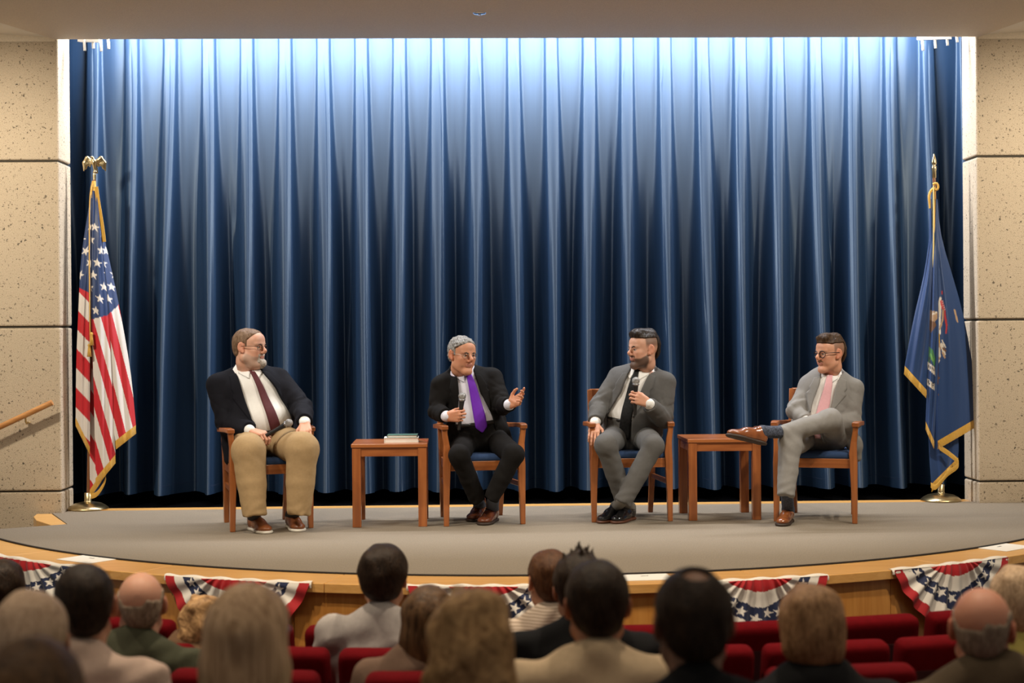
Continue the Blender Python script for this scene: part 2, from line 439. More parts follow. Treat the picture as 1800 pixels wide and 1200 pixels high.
# black strip standing in for the thin gap shadow along the carpet edge
mb = MB(); pts = arc(RC+.004, tip[0], 4.5, 80); mb.sweep([(x, y, -.002) for x, y in pts], .014, .014); tag(mb.build('trim_gap_shade', M_black), 'thin black strip standing in for the gap shadow round the carpet', kind='structure')
mb = MB().box(((XL+XR)/2, 11.58, -.006), (XR-XL-.03, .148, .012)); tag(mb.build('trim_2', M_maple), 'narrow maple strip behind the stage carpet', kind='structure')
mb = MB().box((SX, 12.4, -.02), (9, 1.46, .02)); tag(mb.build('floor_backstage', M_backfloor), 'black backstage floor under the curtain', kind='structure')
mb = MB().box((SX, 13.1, 1.9), (9.4, .06, 4.4)); tag(mb.build('wall_back', M_backfloor), 'black wall behind the stage curtain', kind='structure')
# maple lip boards and fascia boards
lip = empty('trim_3', (0, 0, 0)); tag(lip, 'curved maple boards along the front edge of the stage', kind='structure')
fas = empty('wall_stage_front', (0, 0, 0)); tag(fas, 'curved maple fascia boards of the stage front', kind='structure')
def sector(R0, R1, a0, a1, z0, z1, n=8):
    A = np.linspace(a0, a1, n)
    o = [(CC[0]+R1*math.sin(a), CC[1]-R1*math.cos(a)) for a in A]; i = [(CC[0]+R0*math.sin(a), CC[1]-R0*math.cos(a)) for a in A]
    mb = MB(); V = []
    for z in (z0, z1):
        V += [(x, y, z) for x, y in i]+[(x, y, z) for x, y in o]
    Fc = []
    for k in range(n-1):
        Fc += [(k, k+1, n+k+1, n+k), (2*n+k, 3*n+k, 3*n+k+1, 2*n+k+1), (k, 2*n+k, 2*n+k+1, k+1), (n+k, n+k+1, 3*n+k+1, 3*n+k)]
    Fc += [(0, n, 3*n, 2*n), (n-1, 3*n-1, 4*n-1, 2*n-1)]
    return mb.add(V, Fc)
aL, aR = -1.02, 1.25
for k in range(9):
    a0 = aL+(aR-aL)*k/9; a1 = aL+(aR-aL)*(k+1)/9
    sector(RC+.008, RL_, a0, a1-.0006, -.055, -.004).build('board', M_maple, lip, bevel=.004)
for k in range(19):
    a0 = aL+(aR-aL)*k/19; a1 = aL+(aR-aL)*(k+1)/19
    sector(RL_-.06, RL_-.03, a0+.0005, a1-.0005, -.86, -.060, 6).build('board', M_fascia, fas)
# stair notch at the left: nosing and steps going down beside the wall
st = empty('stage_steps', (-3.4, 11.0, -.86)); tag(st, 'carpeted side steps with a maple nosing beside the left concrete wall', 'steps')
def rel(o, mb, name, m, **k):
    mb.v = [tuple(np.array(p)-np.array(o.location)) for p in mb.v]; return mb.build(name, m, o, **k)
nose = [(-2.812, 10.702), (-3.10, 11.37), (-3.21, 11.37), (-3.185, 11.20), (-3.10, 10.97), (-2.93, 10.702)]
rel(st, MB().prism(nose[::-1], -.075, -.003), 'nosing', M_maple, bevel=.004)
for k in range(4):
    x1 = -3.0-.28*k
    rel(st, MB().prism([(x1-.30, 10.60-.22*k), (x1, 10.60-.20*k+.0), (x1, 11.38), (x1-.30, 11.38)], -.86, -.17*(k+1)), 'step', M_carpet)
# concrete walls: four courses each, recessed joints
courses = [(-.86, .152), (.166, 1.362), (1.378, 2.584), (2.600, ZS+.07)]
def wallp(name, x0, x1, label):
    w = MB().box(((x0+x1)/2, 11.56, 1.31), (abs(x1-x0)-.03, .29, 4.32)).build(name, M_mortar); tag(w, label, kind='structure')
    for z0, z1 in courses:
        p = MB().box(((x0+x1)/2, 11.565, (z0+z1)/2), (abs(x1-x0), .33, z1-z0)).build('panel', M_conc, w, bevel=.011)
    return w
wallp('wall_left', -6.0, XL, 'beige exposed aggregate concrete wall left of the stage')
wallp('wall_right', XR, 6.8, 'beige exposed aggregate concrete wall right of the stage')
# soffit over the stage front, side ceilings
pl = G(0, 40, ZS); pr = G(1800, 37, ZS)
cl = np.array([XL-.02, YP-.004, ZS]); cr_ = np.array([XR+.02, YP-.004, ZS])
el_ = cl+(pl-cl)*4; er_ = cr_+(pr-cr_)*4
tri = [tuple(el_[:2]), (er_[0], el_[1]), tuple(cr_[:2]), tuple(cl[:2])]
sof = tri_fill(tri, ZS, ZS+.05, 'ceiling', M_soffit); tag(sof, 'textured beige soffit above the stage front', kind='structure')
mb = MB(); mb.box((SX, 11.39, ZS+.35), (XR-XL+.1, .03, .6)); tag(mb.build('wall_header', M_soffit), 'header above the proscenium opening', kind='structure')
for nm, c, e, s in (('ceiling_left', cl, el_, -1), ('ceiling_right', cr_, er_, 1)):
    a = np.array([c[0], c[1], ZS+.012]); b = np.array([e[0], e[1], ZS+.012]); zz = .075*2.6
    V = [a, b, b+[s*2.6, 0, zz], a+[s*2.6, 0, zz]]; V += [p+np.array([0, 0, .03]) for p in V]
    o = MB().add(V, [(0, 1, 2, 3), (7, 6, 5, 4), (0, 4, 5, 1), (1, 5, 6, 2), (2, 6, 7, 3), (3, 7, 4, 0)]).build(nm, M_cream)
    tag(o, 'cream side ceiling rising away from the soffit', kind='structure')
    o = MB().add([a+[0, 0, -.028], a+[s*2.6, 0, -.028], a+[s*2.6, 0, zz], a+[0, 0, 0]], [(0, 1, 2, 3)]).build('trim_ceiling', M_soffit)
    tag(o, 'brown strip between concrete wall and cream side ceiling', kind='structure')
# auditorium floor in shallow tiers
ROWY = [6.65, 5.80, 4.95, 4.10, 3.25, 2.40]; ROWR = [CC[1]-y for y in ROWY]
ROWZ = [-.81, -.73, -.63, -.53, -.43, -.33]
fl = empty('floor_auditorium', (0, 0, -.86)); tag(fl, 'dark carpeted auditorium floor in shallow tiers', kind='structure')
edges = [RL_-.06]+[r-.62 for r in ROWR[1:]]+[ROWR[-1]+.6]
for k in range(6):
    mb = sector(edges[k], edges[k+1], -.62, .62, -1.2, ROWZ[k], 24); mb.v = [(x, y, z+.86) for x, y, z in mb.v]; mb.build('tier', M_floor, fl)
# handrail on the left wall
hr = empty('handrail', tuple(W(50, 735, 11.39))); tag(hr, 'sloping round wooden handrail on brass bracket fixed to the left wall', 'handrail')
M_rail = wood('rail oak', (.42, .17, .05), (.58, .28, .09), 0, .35, .2)
M_brass = mat('brass', (.62, .46, .22), .32, 1.0)
a = W(92, 707, 11.30); b = W(0, 750, 11.30); dr = nrm(b-a); loc = np.array(hr.location)
MB().tube([a-loc, a+dr*.3-loc, b+dr*.9-loc], .021, 14).build('rail', M_rail, hr)
for t in (.215, 1.0):
    p = a+dr*t-loc
    MB().tube([p+[0, 0, -.018], p+[0, .005, -.05], p+[0, .03, -.065], p+[0, .085, -.06]], .007, 8).lathe([(0, 0), (.02, 0), (.02, .006), (0, .006)], tuple(p+[0, .07, -.06]), 12).build('bracket', M_brass, hr)
# ceiling escutcheon
p = G(843, 23, ZS)
sp = empty('ceiling_sprinkler', tuple(p)); tag(sp, 'small chrome ceiling disc set in the beige soffit', 'sprinkler')
M_chrome = mat('chrome', (.8, .82, .85), .15, 1.0)
MB().lathe([(0, -.010), (.022, -.010), (.04, -.007), (.046, -.001), (.046, 0)], (0, 0, 0), 24).build('cover_plate', M_chrome, sp)
MB().lathe([(0, -.016), (.010, -.016), (.012, -.009), (0, -.009)], (0, 0, 0), 12).build('deflector', M_chrome, sp)
# track lights just behind the proscenium edge
M_white = mat('white enamel', (.85, .85, .83), .4)
def tracklight(u0, v0, u1, v1, heads, label):
    a = W(u0, v0, 11.62); b = W(u1, v1, 11.50)
    t = empty('track_light', tuple((a+b)/2)); tag(t, label, 'track light', 'track lights behind the proscenium corners'); o = np.array(t.location)
    MB().sweep([a-o, b-o], .03, .022).build('track', M_white, t)
    MB().tube([np.array([0, 0, 0.]), np.array([0, 0, 3.952-o[2]])], .006, 8).build('hanger', M_white, t)
    for (u, v, s) in heads:
        p = W(u, v, 11.56)-o
        MB().tube([p+[0, 0, .045], p+[s*.006, -.004, -.035]], .0105, 12).build('lamp_head', M_white, t)
tracklight(139, 71, 176, 72, [(148, 81, 1), (163, 77, 1), (177, 82, 1), (190, 78, 1)], 'white track light with four slim heads above the eagle flagpole')
tracklight(1612, 68, 1672, 66, [(1621, 81, 1), (1643, 77, 1), (1664, 72, 1), (1681, 66, 1)], 'white track light with four slim heads above the spear-tipped flagpole')
bl = empty('border_light', (SX, 11.66, 3.9)); tag(bl, 'long border light batten hidden above the stage opening', 'stage light')
MB().box((0, 0, -.055), (5.7, .2, .02)).build('housing', M_black, bl)

tag(MB().box((SX, 12.25, 3.965), (9.4, 1.7, .03)).build('ceiling_stage', M_backfloor), 'black ceiling over the stage opening', kind='structure')
# ------------------------------------------------------------------ stage curtain
def curtain_mat():
    m = bpy.data.materials.new('blue velour'); m.use_nodes = True; nt = m.node_tree; N = nt.nodes; L = nt.links; b = N['Principled BSDF']
    tc = N.new('ShaderNodeTexCoord'); mp = N.new('ShaderNodeMapping'); mp.inputs['Scale'].default_value = (60, 60, 1.2); L.new(tc.outputs['Object'], mp.inputs[0])
    n = N.new('ShaderNodeTexNoise'); n.inputs['Scale'].default_value = 1; n.inputs['Detail'].default_value = 4; L.new(mp.outputs[0], n.inputs['Vector'])
    cr = N.new('ShaderNodeValToRGB'); cr.color_ramp.elements[0].color = (.012, .028, .064, 1); cr.color_ramp.elements[1].color = (.018, .041, .088, 1)
    L.new(n.outputs['Fac'], cr.inputs[0]); L.new(cr.outputs[0], b.inputs['Base Color'])
    # satin weave: highlights stretch along the vertical threads
    b.inputs['Roughness'].default_value = .56; b.inputs['Specular IOR Level'].default_value = .9; b.inputs['Anisotropic'].default_value = .9
    b.inputs['Specular Tint'].default_value = (.70, .86, 1, 1)
    tg = N.new('ShaderNodeTangent'); tg.direction_type = 'RADIAL'; tg.axis = 'Z'; L.new(tg.outputs[0], b.inputs['Tangent']); b.inputs['Anisotropic Rotation'].default_value = .25
    return m
M_curtain = curtain_mat()
def build_curtain():
    rng = np.random.RandomState(11)
    YC = 12.02; z0, z1 = .080, 3.94
    x0 = W(159, 300, YC)[0]; pitch = (W(1686, 300, YC)[0]-x0)/23
    ks = np.arange(-1, 26); nz = 70
    zz = np.linspace(0, 1, nz); zz = z0+(z1-z0)*zz
    tz = np.clip((ZS-zz)/(ZS-z0), 0, 1)           # 0 at the head, 1 at the hem
    X = []; Y = []
    nk = len(ks)
    wander = rng.normal(0, .018, nk+1); wid = rng.uniform(.9, 1.5, nk+1); amp = rng.uniform(.75, 1.25, nk+1); skew = rng.uniform(-1, 1, nk+1)
    vphase = rng.uniform(0, 6.28, nk+1); vamp = rng.uniform(.3, 1.0, nk+1)
    for i, k in enumerate(ks):
        xc = x0+pitch*(k+.135)                       # pleat centre at the head
        xn = x0+pitch*(k+1.135)
        hw0 = .040
        for xs, part in ((np.linspace(-1, 1, 13), 'p'), (np.linspace(0, 1, 23)[1:-1], 'v')):
            for q in xs:
                cx = xc+wander[i]*tz*1.6+.01*np.sin(3*tz+vphase[i])*tz
                cn = xn+wander[i+1]*tz*1.6+.01*np.sin(3*tz+vphase[i+1])*tz
                hw = hw0*(1+(wid[i]-1)*tz)*(1+.10*np.sin(5*tz+vphase[i])*tz)
                hn = hw0*(1+(wid[i+1]-1)*tz)*(1+.10*np.sin(5*tz+vphase[i+1])*tz)
                dep = .066+.175*tz*amp[i]; depn = .066+.175*tz*amp[i+1]
                if part == 'p':
                    r = np.clip(tz*1.5-.15, 0, 1)
                    flat = 1-.10*q*q-.25*max(0, abs(q)-.8)/.2*0
                    rnd = np.cos(q*.95*PI/2*(.72+.10*skew[i]*np.sign(q)))
                    xx = cx+hw*q*(1+.14*(abs(q) > .9))
                    yy = dep*((1-r)*flat+r*(.30+.70*rnd)) + .010*skew[i]*q*tz
                else:
                    xx = cx+hw+(cn-hn-cx-hw)*q
                    side0 = np.exp(-(q/.035)**1.1); side1 = np.exp(-((1-q)/.035)**1.1)
                    s0 = np.exp(-(q/(.04+.20*tz))**1.5); s1 = np.exp(-((1-q)/(.04+.20*tz))**1.5)
                    e0 = dep*(.9-.42*np.clip(tz*1.5-.15, 0, 1)); e1 = depn*(.9-.42*np.clip(tz*1.5-.15, 0, 1))
                    mid = .016*tz*vamp[i]*np.sin(PI*q)**2*np.sin(2*PI*q*(1+vamp[i])+vphase[i])+.012*np.sin(PI*q)*(1-tz)
                    q0 = .5+.22*skew[i]; tri = np.minimum(q/q0, (1-q)/(1-q0)); tri = tri-.12*np.sin(2*PI*tri)/PI
                    yy = s0*e0+s1*e1+mid-(.120*np.clip((tz-.10)/.70, 0, 1)**1.4)*(.75+.5*vamp[i])*tri
                X.append(xx); Y.append(yy)
    X = np.array(X).T; Y = np.array(Y).T           # rows: z
    n = X.shape[1]
    V = np.stack([X, YC-Y, np.repeat(zz[:, None], n, 1)], -1).reshape(-1, 3)
    V[:, 2] += np.where(V[:, 2] < .11, .006*np.sin(V[:, 0]*9), 0)
    i, j = np.meshgrid(np.arange(nz-1), np.arange(n-1), indexing='ij'); a = (i*n+j).ravel()
    Fq = np.stack([a, a+1, a+n+1, a+n], 1)
    base = np.array([SX, YC, 0]); me = npmesh('stage_curtain', V-base, Fq)
    o = mobj('stage_curtain', me, None, M_curtain, base); tag(o, 'tall pleated blue velour curtain filling the back of the stage', 'curtain')
    # stitched hem: a narrow line a hand above the bottom edge
    zi = 3
    L0 = (V.reshape(nz, n, 3)[zi]-base); L0[:, 2] = .148; L0[:, 1] -= .0035
    L1 = L0.copy(); L1[:, 2] = .152
    a = np.arange(n-1); hm = npmesh('hem_seam', np.concatenate([L0, L1]), np.stack([a, a+1, n+a+1, n+a], 1))
    mobj('hem_seam', hm, o, mat('hem thread', (.02, .04, .10), .8))
build_curtain()

# ------------------------------------------------------------------ furniture
M_cherry = wood('cherry wood', (.25, .070, .018), (.42, .140, .038), 2, .30, .35)
M_cherryx = wood('cherry wood long', (.25, .070, .018), (.42, .140, .038), 0, .30, .35)
M_navyseat = mat('navy seat fabric', (.020, .050, .13), .9, bump=.3, bscale=500)
def armchair(loc, rz, label):
    t = empty('armchair', loc, rz); tag(t, label, 'chair', 'wooden armchairs on the stage')
    for s in (-1, 1):
        # front leg runs up into the arm post
        MB().sweep([(s*.262, -.245, 0), (s*.260, -.243, .20), (s*.256, -.240, .40), (s*.252, -.236, .47), (s*.258, -.238, .55), (s*.268, -.240, .62), (s*.270, -.240, .652)],
                   [.034, .040, .050, .052, .040, .034, .036], [.034, .040, .050, .050, .036, .036, .040], up=(0, 1, 0)).build('leg', M_cherry, t, bevel=.004)
        MB().sweep([(s*.205, .30, 0), (s*.212, .262, .25), (s*.216, .245, .45), (s*.222, .275, .66), (s*.226, .318, .885)],
                   [.034, .040, .044, .040, .034], [.036, .040, .044, .036, .026], up=(0, 1, 0)).build('leg', M_cherry, t, bevel=.004)
        MB().sweep([(s*.270, -.272, .664), (s*.276, -.18, .668), (s*.284, -.05, .664), (s*.276, .10, .655), (s*.250, .22, .650), (s*.228, .275, .652)],
                   [.048, .054, .054, .046, .036, .030], .030).build('arm', M_cherryx, t, bevel=.006)
        MB().sweep([(s*.257, -.225, .27), (s*.213, .255, .27)], .020, .034).build('stretcher', M_cherryx, t, bevel=.002)
        MB().sweep([(s*.252, -.225, .402), (s*.216, .240, .402)], .022, .062).build('side_rail', M_cherryx, t, bevel=.002)
    MB().sweep([(-.235, -.236, .402), (.235, -.236, .402)], .024, .064).build('front_rail', M_cherryx, t, bevel=.003)
    MB().sweep([(-.20, .245, .402), (.20, .245, .402)], .022, .060).build('rear_rail', M_cherryx, t, bevel=.003)
    seat = SDF().bx((0, -.005, .452), (.236, .247, .028), rd=.026)
    v, f = seat.mesh(.014); v[:, 0] *= 1-.14*np.clip(v[:, 1]+.24, 0, .5)/.5
    mobj('seat', npmesh('seat', v, f), t, M_navyseat)
    pts = [(x, .300+.05*(1-(x/.22)**2)+.018, .850) for x in np.linspace(-.225, .225, 9)]
    MB().sweep(pts, .026, .082).build('top_rail', M_cherryx, t, bevel=.006)
    pts = [(x, .262+.045*(1-(x/.22)**2)+.01, .60) for x in np.linspace(-.218, .218, 9)]
    MB().sweep(pts, .022, .045).build('back_rail', M_cherryx, t, bevel=.004)
    for x in (-.13, -.065, 0, .065, .13):
        y0 = .262+.045*(1-(x/.22)**2)+.01; y1 = .300+.05*(1-(x/.22)**2)+.018
        MB().sweep([(x, y0, .61), (x, (y0+y1)/2-.006, .72), (x, y1, .825)], .030, .012, up=(0, 1, 0)).build('slat', M_cherry, t)
    return t
def chair_at(fl, fr, label, extra=0.0):
    fl, fr = np.array(fl), np.array(fr); d = fr-fl; rz = math.atan2(d[1], d[0]); c = (fl+fr)/2
    c = c+np.array([-math.sin(rz), math.cos(rz)])*.245
    return armchair((c[0], c[1], 0), rz, label)
CH = [chair_at((-1.58, 10.175), (-1.105, 10.34), 'wooden armchair under the man in khaki trousers'),
      chair_at((-.18, 10.34), (.33, 10.425), 'wooden armchair under the man in the purple tie'),
      chair_at((.83, 10.48), (1.34, 10.495), 'wooden armchair under the man in the dark grey suit with crossed ankles'),
      chair_at((2.075, 10.415), (2.55, 10.25), 'wooden armchair under the man in light grey with his leg crossed')]
def side_table(x0, x1, y0, label):
    w = x1-x0; t = empty('side_table', ((x0+x1)/2, y0+w/2, 0), .01); tag(t, label, 'table', 'square cherry side tables'); h = .56; e = w/2
    MB().box((0, 0, h-.0125), (w+.012, w+.012, .025)).build('table_top', M_cherryx, t, bevel=.004)
    for sx in (-1, 1):
        for sy in (-1, 1): MB().box((sx*(e-.029), sy*(e-.029), (h-.025)/2), (.058, .058, h-.025)).build('leg', M_cherry, t, bevel=.003)
    for s in (-1, 1):
        MB().box((0, s*(e-.018), h-.055), (w-.117, .022, .058)).build('apron', M_cherryx, t)
        MB().box((s*(e-.018), 0, h-.055), (.022, w-.117, .058)).build('apron', M_cherryx, t)
    return t
T1 = side_table(-.815, -.315, 10.33, 'cherry side table holding two books')
T2 = side_table(1.475, 1.975, 10.50, 'bare cherry side table under the raised brown shoe')
# books on the first table
M_paper = mat('book pages', (.80, .76, .68), .9, bump=.2, bscale=300, stretch=(1, 1, 12))
def book(loc, rz, sx, sy, sz, cc, label, name, ribbon=False):
    t = empty(name, loc, rz); tag(t, label, 'book'); m = mat('cover '+label, cc, .5)
    MB().box((0, 0, sz/2), (sx-.008, sy-.008, sz-.006)).build('pages', M_paper, t)
    MB().box((0, 0, .0015), (sx, sy, .003)).box((0, 0, sz-.0015), (sx, sy, .003)).box((-sx/2+.0015, 0, sz/2), (.003, sy, sz-.002)).build('cover', m, t)
    if ribbon:
        MB().sweep([(sx/2-.01, 0, sz*.6), (sx/2+.02, -.01, sz*.6), (sx/2+.045, -.02, sz*.25), (sx/2+.06, -.03, .003)], .006, .0012).build('ribbon', mat('red ribbon', (.45, .01, .02), .5), t)
bx0 = W(706, 785, 10.53)
book((bx0[0], 10.53, .56), .03, .235, .165, .032, (.78, .74, .66), 'thick pale book lying under the green book on the side table', 'book', True)
book((bx0[0]+.008, 10.53, .592), -.02, .205, .14, .018, (.055, .13, .10), 'thin dark green book on top of the pale book', 'book')

# ------------------------------------------------------------------ flags
def cloth_from(fn, ns, nt, base, name, parent, m, cols):
    s, t = np.meshgrid(np.linspace(0, 1, ns), np.linspace(0, 1, nt))
    P = fn(s.ravel(), t.ravel()); c = cols(s.ravel(), t.ravel(), P)
    i, j = np.meshgrid(np.arange(nt-1), np.arange(ns-1), indexing='ij'); a = (i*ns+j).ravel()
    me = npmesh(name, P-base, np.stack([a, a+1, a+ns+1, a+ns], 1), c)
    return mobj(name, me, parent, m)
M_flag = mat('flag nylon', attr=True, rough=.45, bump=.12, bscale=300, sheen=.2)
M_gold = mat('gold fringe', (.72, .40, .05), .6, bump=.8, bscale=350, stretch=(1, 1, .12), sheen=.3)
M_goldm = mat('gilt metal', (.62, .50, .28), .28, 1.0)
M_pole = wood('flagpole wood', (.16, .06, .02), (.27, .11, .04), 2, .3, .4)
def star_mask(x, y, r):                 # inside a five-pointed star of radius r round the origin
    a = np.arctan2(x, y); d = np.hypot(x, y)
    k = np.mod(a, 2*PI/5); k = np.minimum(k, 2*PI/5-k)
    ri = .382
    p1 = np.array([0, 1.]); p2 = np.array([math.sin(PI/5), math.cos(PI/5)])*ri
    px = d*np.sin(k)/r; py = d*np.cos(k)/r
    return (p2[0]-p1[0])*(py-p1[1])-(p2[1]-p1[1])*(px-p1[0]) < 0
def flagstand(name, u, v, label, top_v, ut):
    b = G(u, v); t = empty(name, (b[0], b[1], 0)); tag(t, label, 'flag')
    MB().lathe([(0, .0), (.148, 0), (.152, .006), (.148, .014), (.128, .030), (.120, .034), (.100, .046), (.05, .056), (.03, .060), (.027, .066), (.027, .125), (.022, .128), (0, .128)], (0, 0, 0), 40).build('base', M_goldm, t)
    tp = W(ut, top_v, b[1]); zt = tp[2]
    MB().tube([(0, 0, .06), (tp[0]-b[0], 0, zt)], .0125, 14).build('pole', M_pole, t)
    return t, b, zt
US, ub, uz = flagstand('flag_stand', 155, 895, 'red white and blue striped star flag with gold fringe on an eagle-topped pole', 316, 166)
Yf = ub[1]-.02
def curve(Q): Q = np.array(Q, float); return lambda v: np.interp(v, Q[:, 0], Q[:, 1])
class Drape:
    # panels: list of (points of left edge [(v,u,dy)], points of right edge); each panel is a lofted sheet, dy = depth offset towards the viewer
    def __init__(s, panels, Y): s.p = panels; s.Y = Y
    def surf(s, k):
        Lp, Rp, bulge = s.p[k]; Lp = np.array(Lp, float); Rp = np.array(Rp, float)
        def f(a, t):
            l = [np.interp(t, np.linspace(0, 1, len(Lp)), Lp[:, i]) for i in range(3)]
            r = [np.interp(t, np.linspace(0, 1, len(Rp)), Rp[:, i]) for i in range(3)]
            v, u, d = [l[i]*(1-a)+r[i]*a for i in range(3)]
            d = d+bulge*np.sin(PI*a)*np.clip(t*2, 0, 1)+.006*np.sin(9*t+7*a)*np.sin(PI*a)+.008*np.sin(a*14+3*t)*np.clip(t*1.5, 0, 1)*np.sin(PI*a)
            dirs = CF[None]+CR[None]*((u-900)/FPX)[:, None]-CU[None]*((v-600)/FPX)[:, None]
            Yd = s.Y-d
            return np.array([0, 0, CAM_H])+dirs*(Yd/dirs[:, 1])[:, None], u, v
        return f
def smoothpts(Q, n=14):
    Q = np.array(Q, float); t = np.linspace(0, len(Q)-1, n); i = np.clip(t.astype(int), 0, len(Q)-2); fr = (t-i)[:, None]
    P0 = Q[np.clip(i-1, 0, len(Q)-1)]; P1 = Q[i]; P2 = Q[i+1]; P3 = Q[np.clip(i+2, 0, len(Q)-1)]
    return .5*(2*P1+(P2-P0)*fr+(2*P0-5*P1+4*P2-P3)*fr**2+(3*P1-P0-3*P2+P3)*fr**3)
def flag_panels(parent, b, panels, Y, colf, name='cloth'):
    D = Drape([(smoothpts(L), smoothpts(R), bu) for L, R, bu, *_ in panels], Y)
    for k, pn in enumerate(panels):
        f = D.surf(k); ns, nt = 80, 260
        s, t = np.meshgrid(np.linspace(0, 1, ns), np.linspace(0, 1, nt)); s = s.ravel(); t = t.ravel()
        P, u, v = f(s, t); c = colf(k, s, t, u, v)
        i, j = np.meshgrid(np.arange(nt-1), np.arange(ns-1), indexing='ij'); a = (i*ns+j).ravel()
        base = np.array([b[0], b[1], 0])
        mobj(name, npmesh(name, P-base, np.stack([a, a+1, a+ns+1, a+ns], 1), c), parent, M_flag)
        if pn[3]:                       # fringe along the lower edge
            q = np.linspace(0, 1, 40); P0, _, _ = f(q, np.full(40, 1.0)); Pm, _, _ = f(q, np.full(40, .985))
            dn = P0-Pm; dn = dn/np.linalg.norm(dn, axis=1)[:, None]; dn = dn*.45+np.array([0, 0, -.55]); dn /= np.linalg.norm(dn, axis=1)[:, None]
            lenf = pn[3]; rows = [P0+np.array([0, -.004, 0])-dn*.006, P0+dn*lenf*.5+np.array([0, -.007, 0]), P0+dn*lenf+np.array([0, -.003, 0])*np.sin(np.arange(40)*2.1)[:, None]]
            V = np.concatenate(rows); a = np.arange(39); Fq = np.concatenate([np.stack([r*40+a, r*40+a+1, r*40+40+a+1, r*40+40+a], 1) for r in (0, 1)])
            mobj('fringe', npmesh('fringe', V-base, Fq), parent, M_gold)
RED = np.array((.52, .012, .022)); WHT = np.array((.70, .66, .62)); NVY = np.array((.010, .035, .13))
# each panel: left edge, right edge (v,u,depth towards viewer), bulge, fringe length
us_pan = [
    # back sheet seen at lower centre
    ([(345, 163, -.02), (520, 158, -.02), (700, 157, -.01), (862, 158, -.01)], [(345, 168, -.02), (520, 176, -.02), (700, 196, -.01), (816, 190, -.01)], .005, .058),
    # left fold
    ([(340, 160, .01), (450, 143, .02), (540, 138, .03), (640, 134, .03), (735, 133, .03)], [(340, 164, .03), (450, 160, .05), (540, 158, .06), (680, 158, .06), (786, 158, .05)], .02, .058),
    # middle fold
    ([(335, 162, .03), (450, 160, .05), (560, 161, .07), (700, 165, .07), (842, 168, .05)], [(335, 170, .03), (450, 181, .05), (560, 192, .06), (690, 198, .06), (800, 203, .04)], .03, .058),
    # right fold
    ([(335, 166, .02), (450, 176, .04), (560, 180, .05), (680, 190, .05), (776, 203, .05)], [(335, 172, .0), (400, 180, .0), (525, 207, .0), (650, 229, .0), (748, 239, .01)], .025, .058),
]
def us_col(k, s, t, u, v):
    # union reaches down to a slanting line; stripes run with their own slope in every fold
    cut = [545, 506+.5*(u-140), 560-.25*(u-165), 560-.9*(u-182)][k]
    if k == 0: w = (v-845)*.55-(u-160)*.9
    elif k == 1: w = ((v-512)-(u-138)*1.05)*.72
    elif k == 2: w = ((v-560)*.30-(u-160)*1.05)+4
    else: w = ((v-520)*.265-(u-207)*1.03)+26
    wid = [22., 25., 15., 15.][k]
    idx = np.floor(w/wid).astype(int)
    red = (np.mod(idx, 2) == [0, 1, 0, 1][k])
    c = np.where(red[:, None], RED, WHT)
    un = v < cut
    c[un] = NVY
    # stars in staggered rows that follow the folds
    dx, dy = 13.0, 21.0; sl = [.2, -.25, .28, .36][k]
    uu = u-(163+sl*(v-340)); vv = v
    for st_ in (0, 1):
        gx = uu/(dx*2)+.5*st_; gy = vv/(dy*2)+.5*st_
        fx = (gx-np.round(gx))*dx*2; fy = (gy-np.round(gy))*dy*2
        mk = un & star_mask(fx*math.cos(.3)+fy*math.sin(.3)*.8, -fy*.9+fx*.3, 8.6) & (np.round(gy)*dy*2-.5*st_*dy*2 < cut-12) & (v > 392)
        c[mk] = WHT
    return c
flag_panels(US, ub, us_pan, Yf, us_col)
ubase = np.array([ub[0], ub[1], 0])
def pxtube(name, parent, base, pts, r, m, Y, n=8):
    MB().tube(smoothpts([W(u, v, Y-d)-base for u, v, d in pts], 16), r, n).build(name, m, parent)
# gold sleeve at the head, fringe of the top edge, cord and tassels
MB().tube([W(165, 318, Yf)-ubase, W(164, 330, Yf)-ubase, W(166, 348, Yf)-ubase], [.014, .022, .026], 12).build('sleeve', M_gold, US)
Q = smoothpts([W(u, v, Yf-.03)-ubase for u, v in ((169, 328), (172, 350), (176, 375), (180, 400), (183, 425))], 16)
MB().sweep(Q, .028, .006, up=(0, 1, 0)).build('fringe', M_gold, US)
pxtube('cord', US, ubase, [(163, 322, .03), (158, 350, .05), (157, 450, .075), (158, 560, .10), (159, 604, .10)], .0045, M_gold, Yf)
for q, (tu, tv) in enumerate(((157, 612), (161, 592))):
    p = W(tu, tv, Yf-.105)-ubase
    MB().lathe([(0, .035), (.008, .033), (.013, .022), (.009, .012), (.012, -.005), (.018, -.062), (0, -.064)], tuple(p), 14).build('tassel', M_gold, US)
def pxribbon(name, parent, base, pts, w, m, Y):
    Q = smoothpts([W(u, v, Y-d)-base for u, v, d in pts], 30); n = len(Q)
    V = np.concatenate([Q+np.array([0, 0, w/2]), Q-np.array([0, .004, 0]), Q-np.array([0, 0, w/2])]); a = np.arange(n-1)
    Fq = np.concatenate([np.stack([k*n+a, k*n+a+1, k*n+n+a+1, k*n+n+a], 1) for k in range(2)])
    mobj(name, npmesh(name, V, Fq), parent, m)
pxribbon('fringe', US, ubase, [(160, 872, .03), (170, 868, .04), (180, 855, .045), (186, 840, .05), (185, 830, .04), (180, 827, .03)], .040, M_gold, Yf)
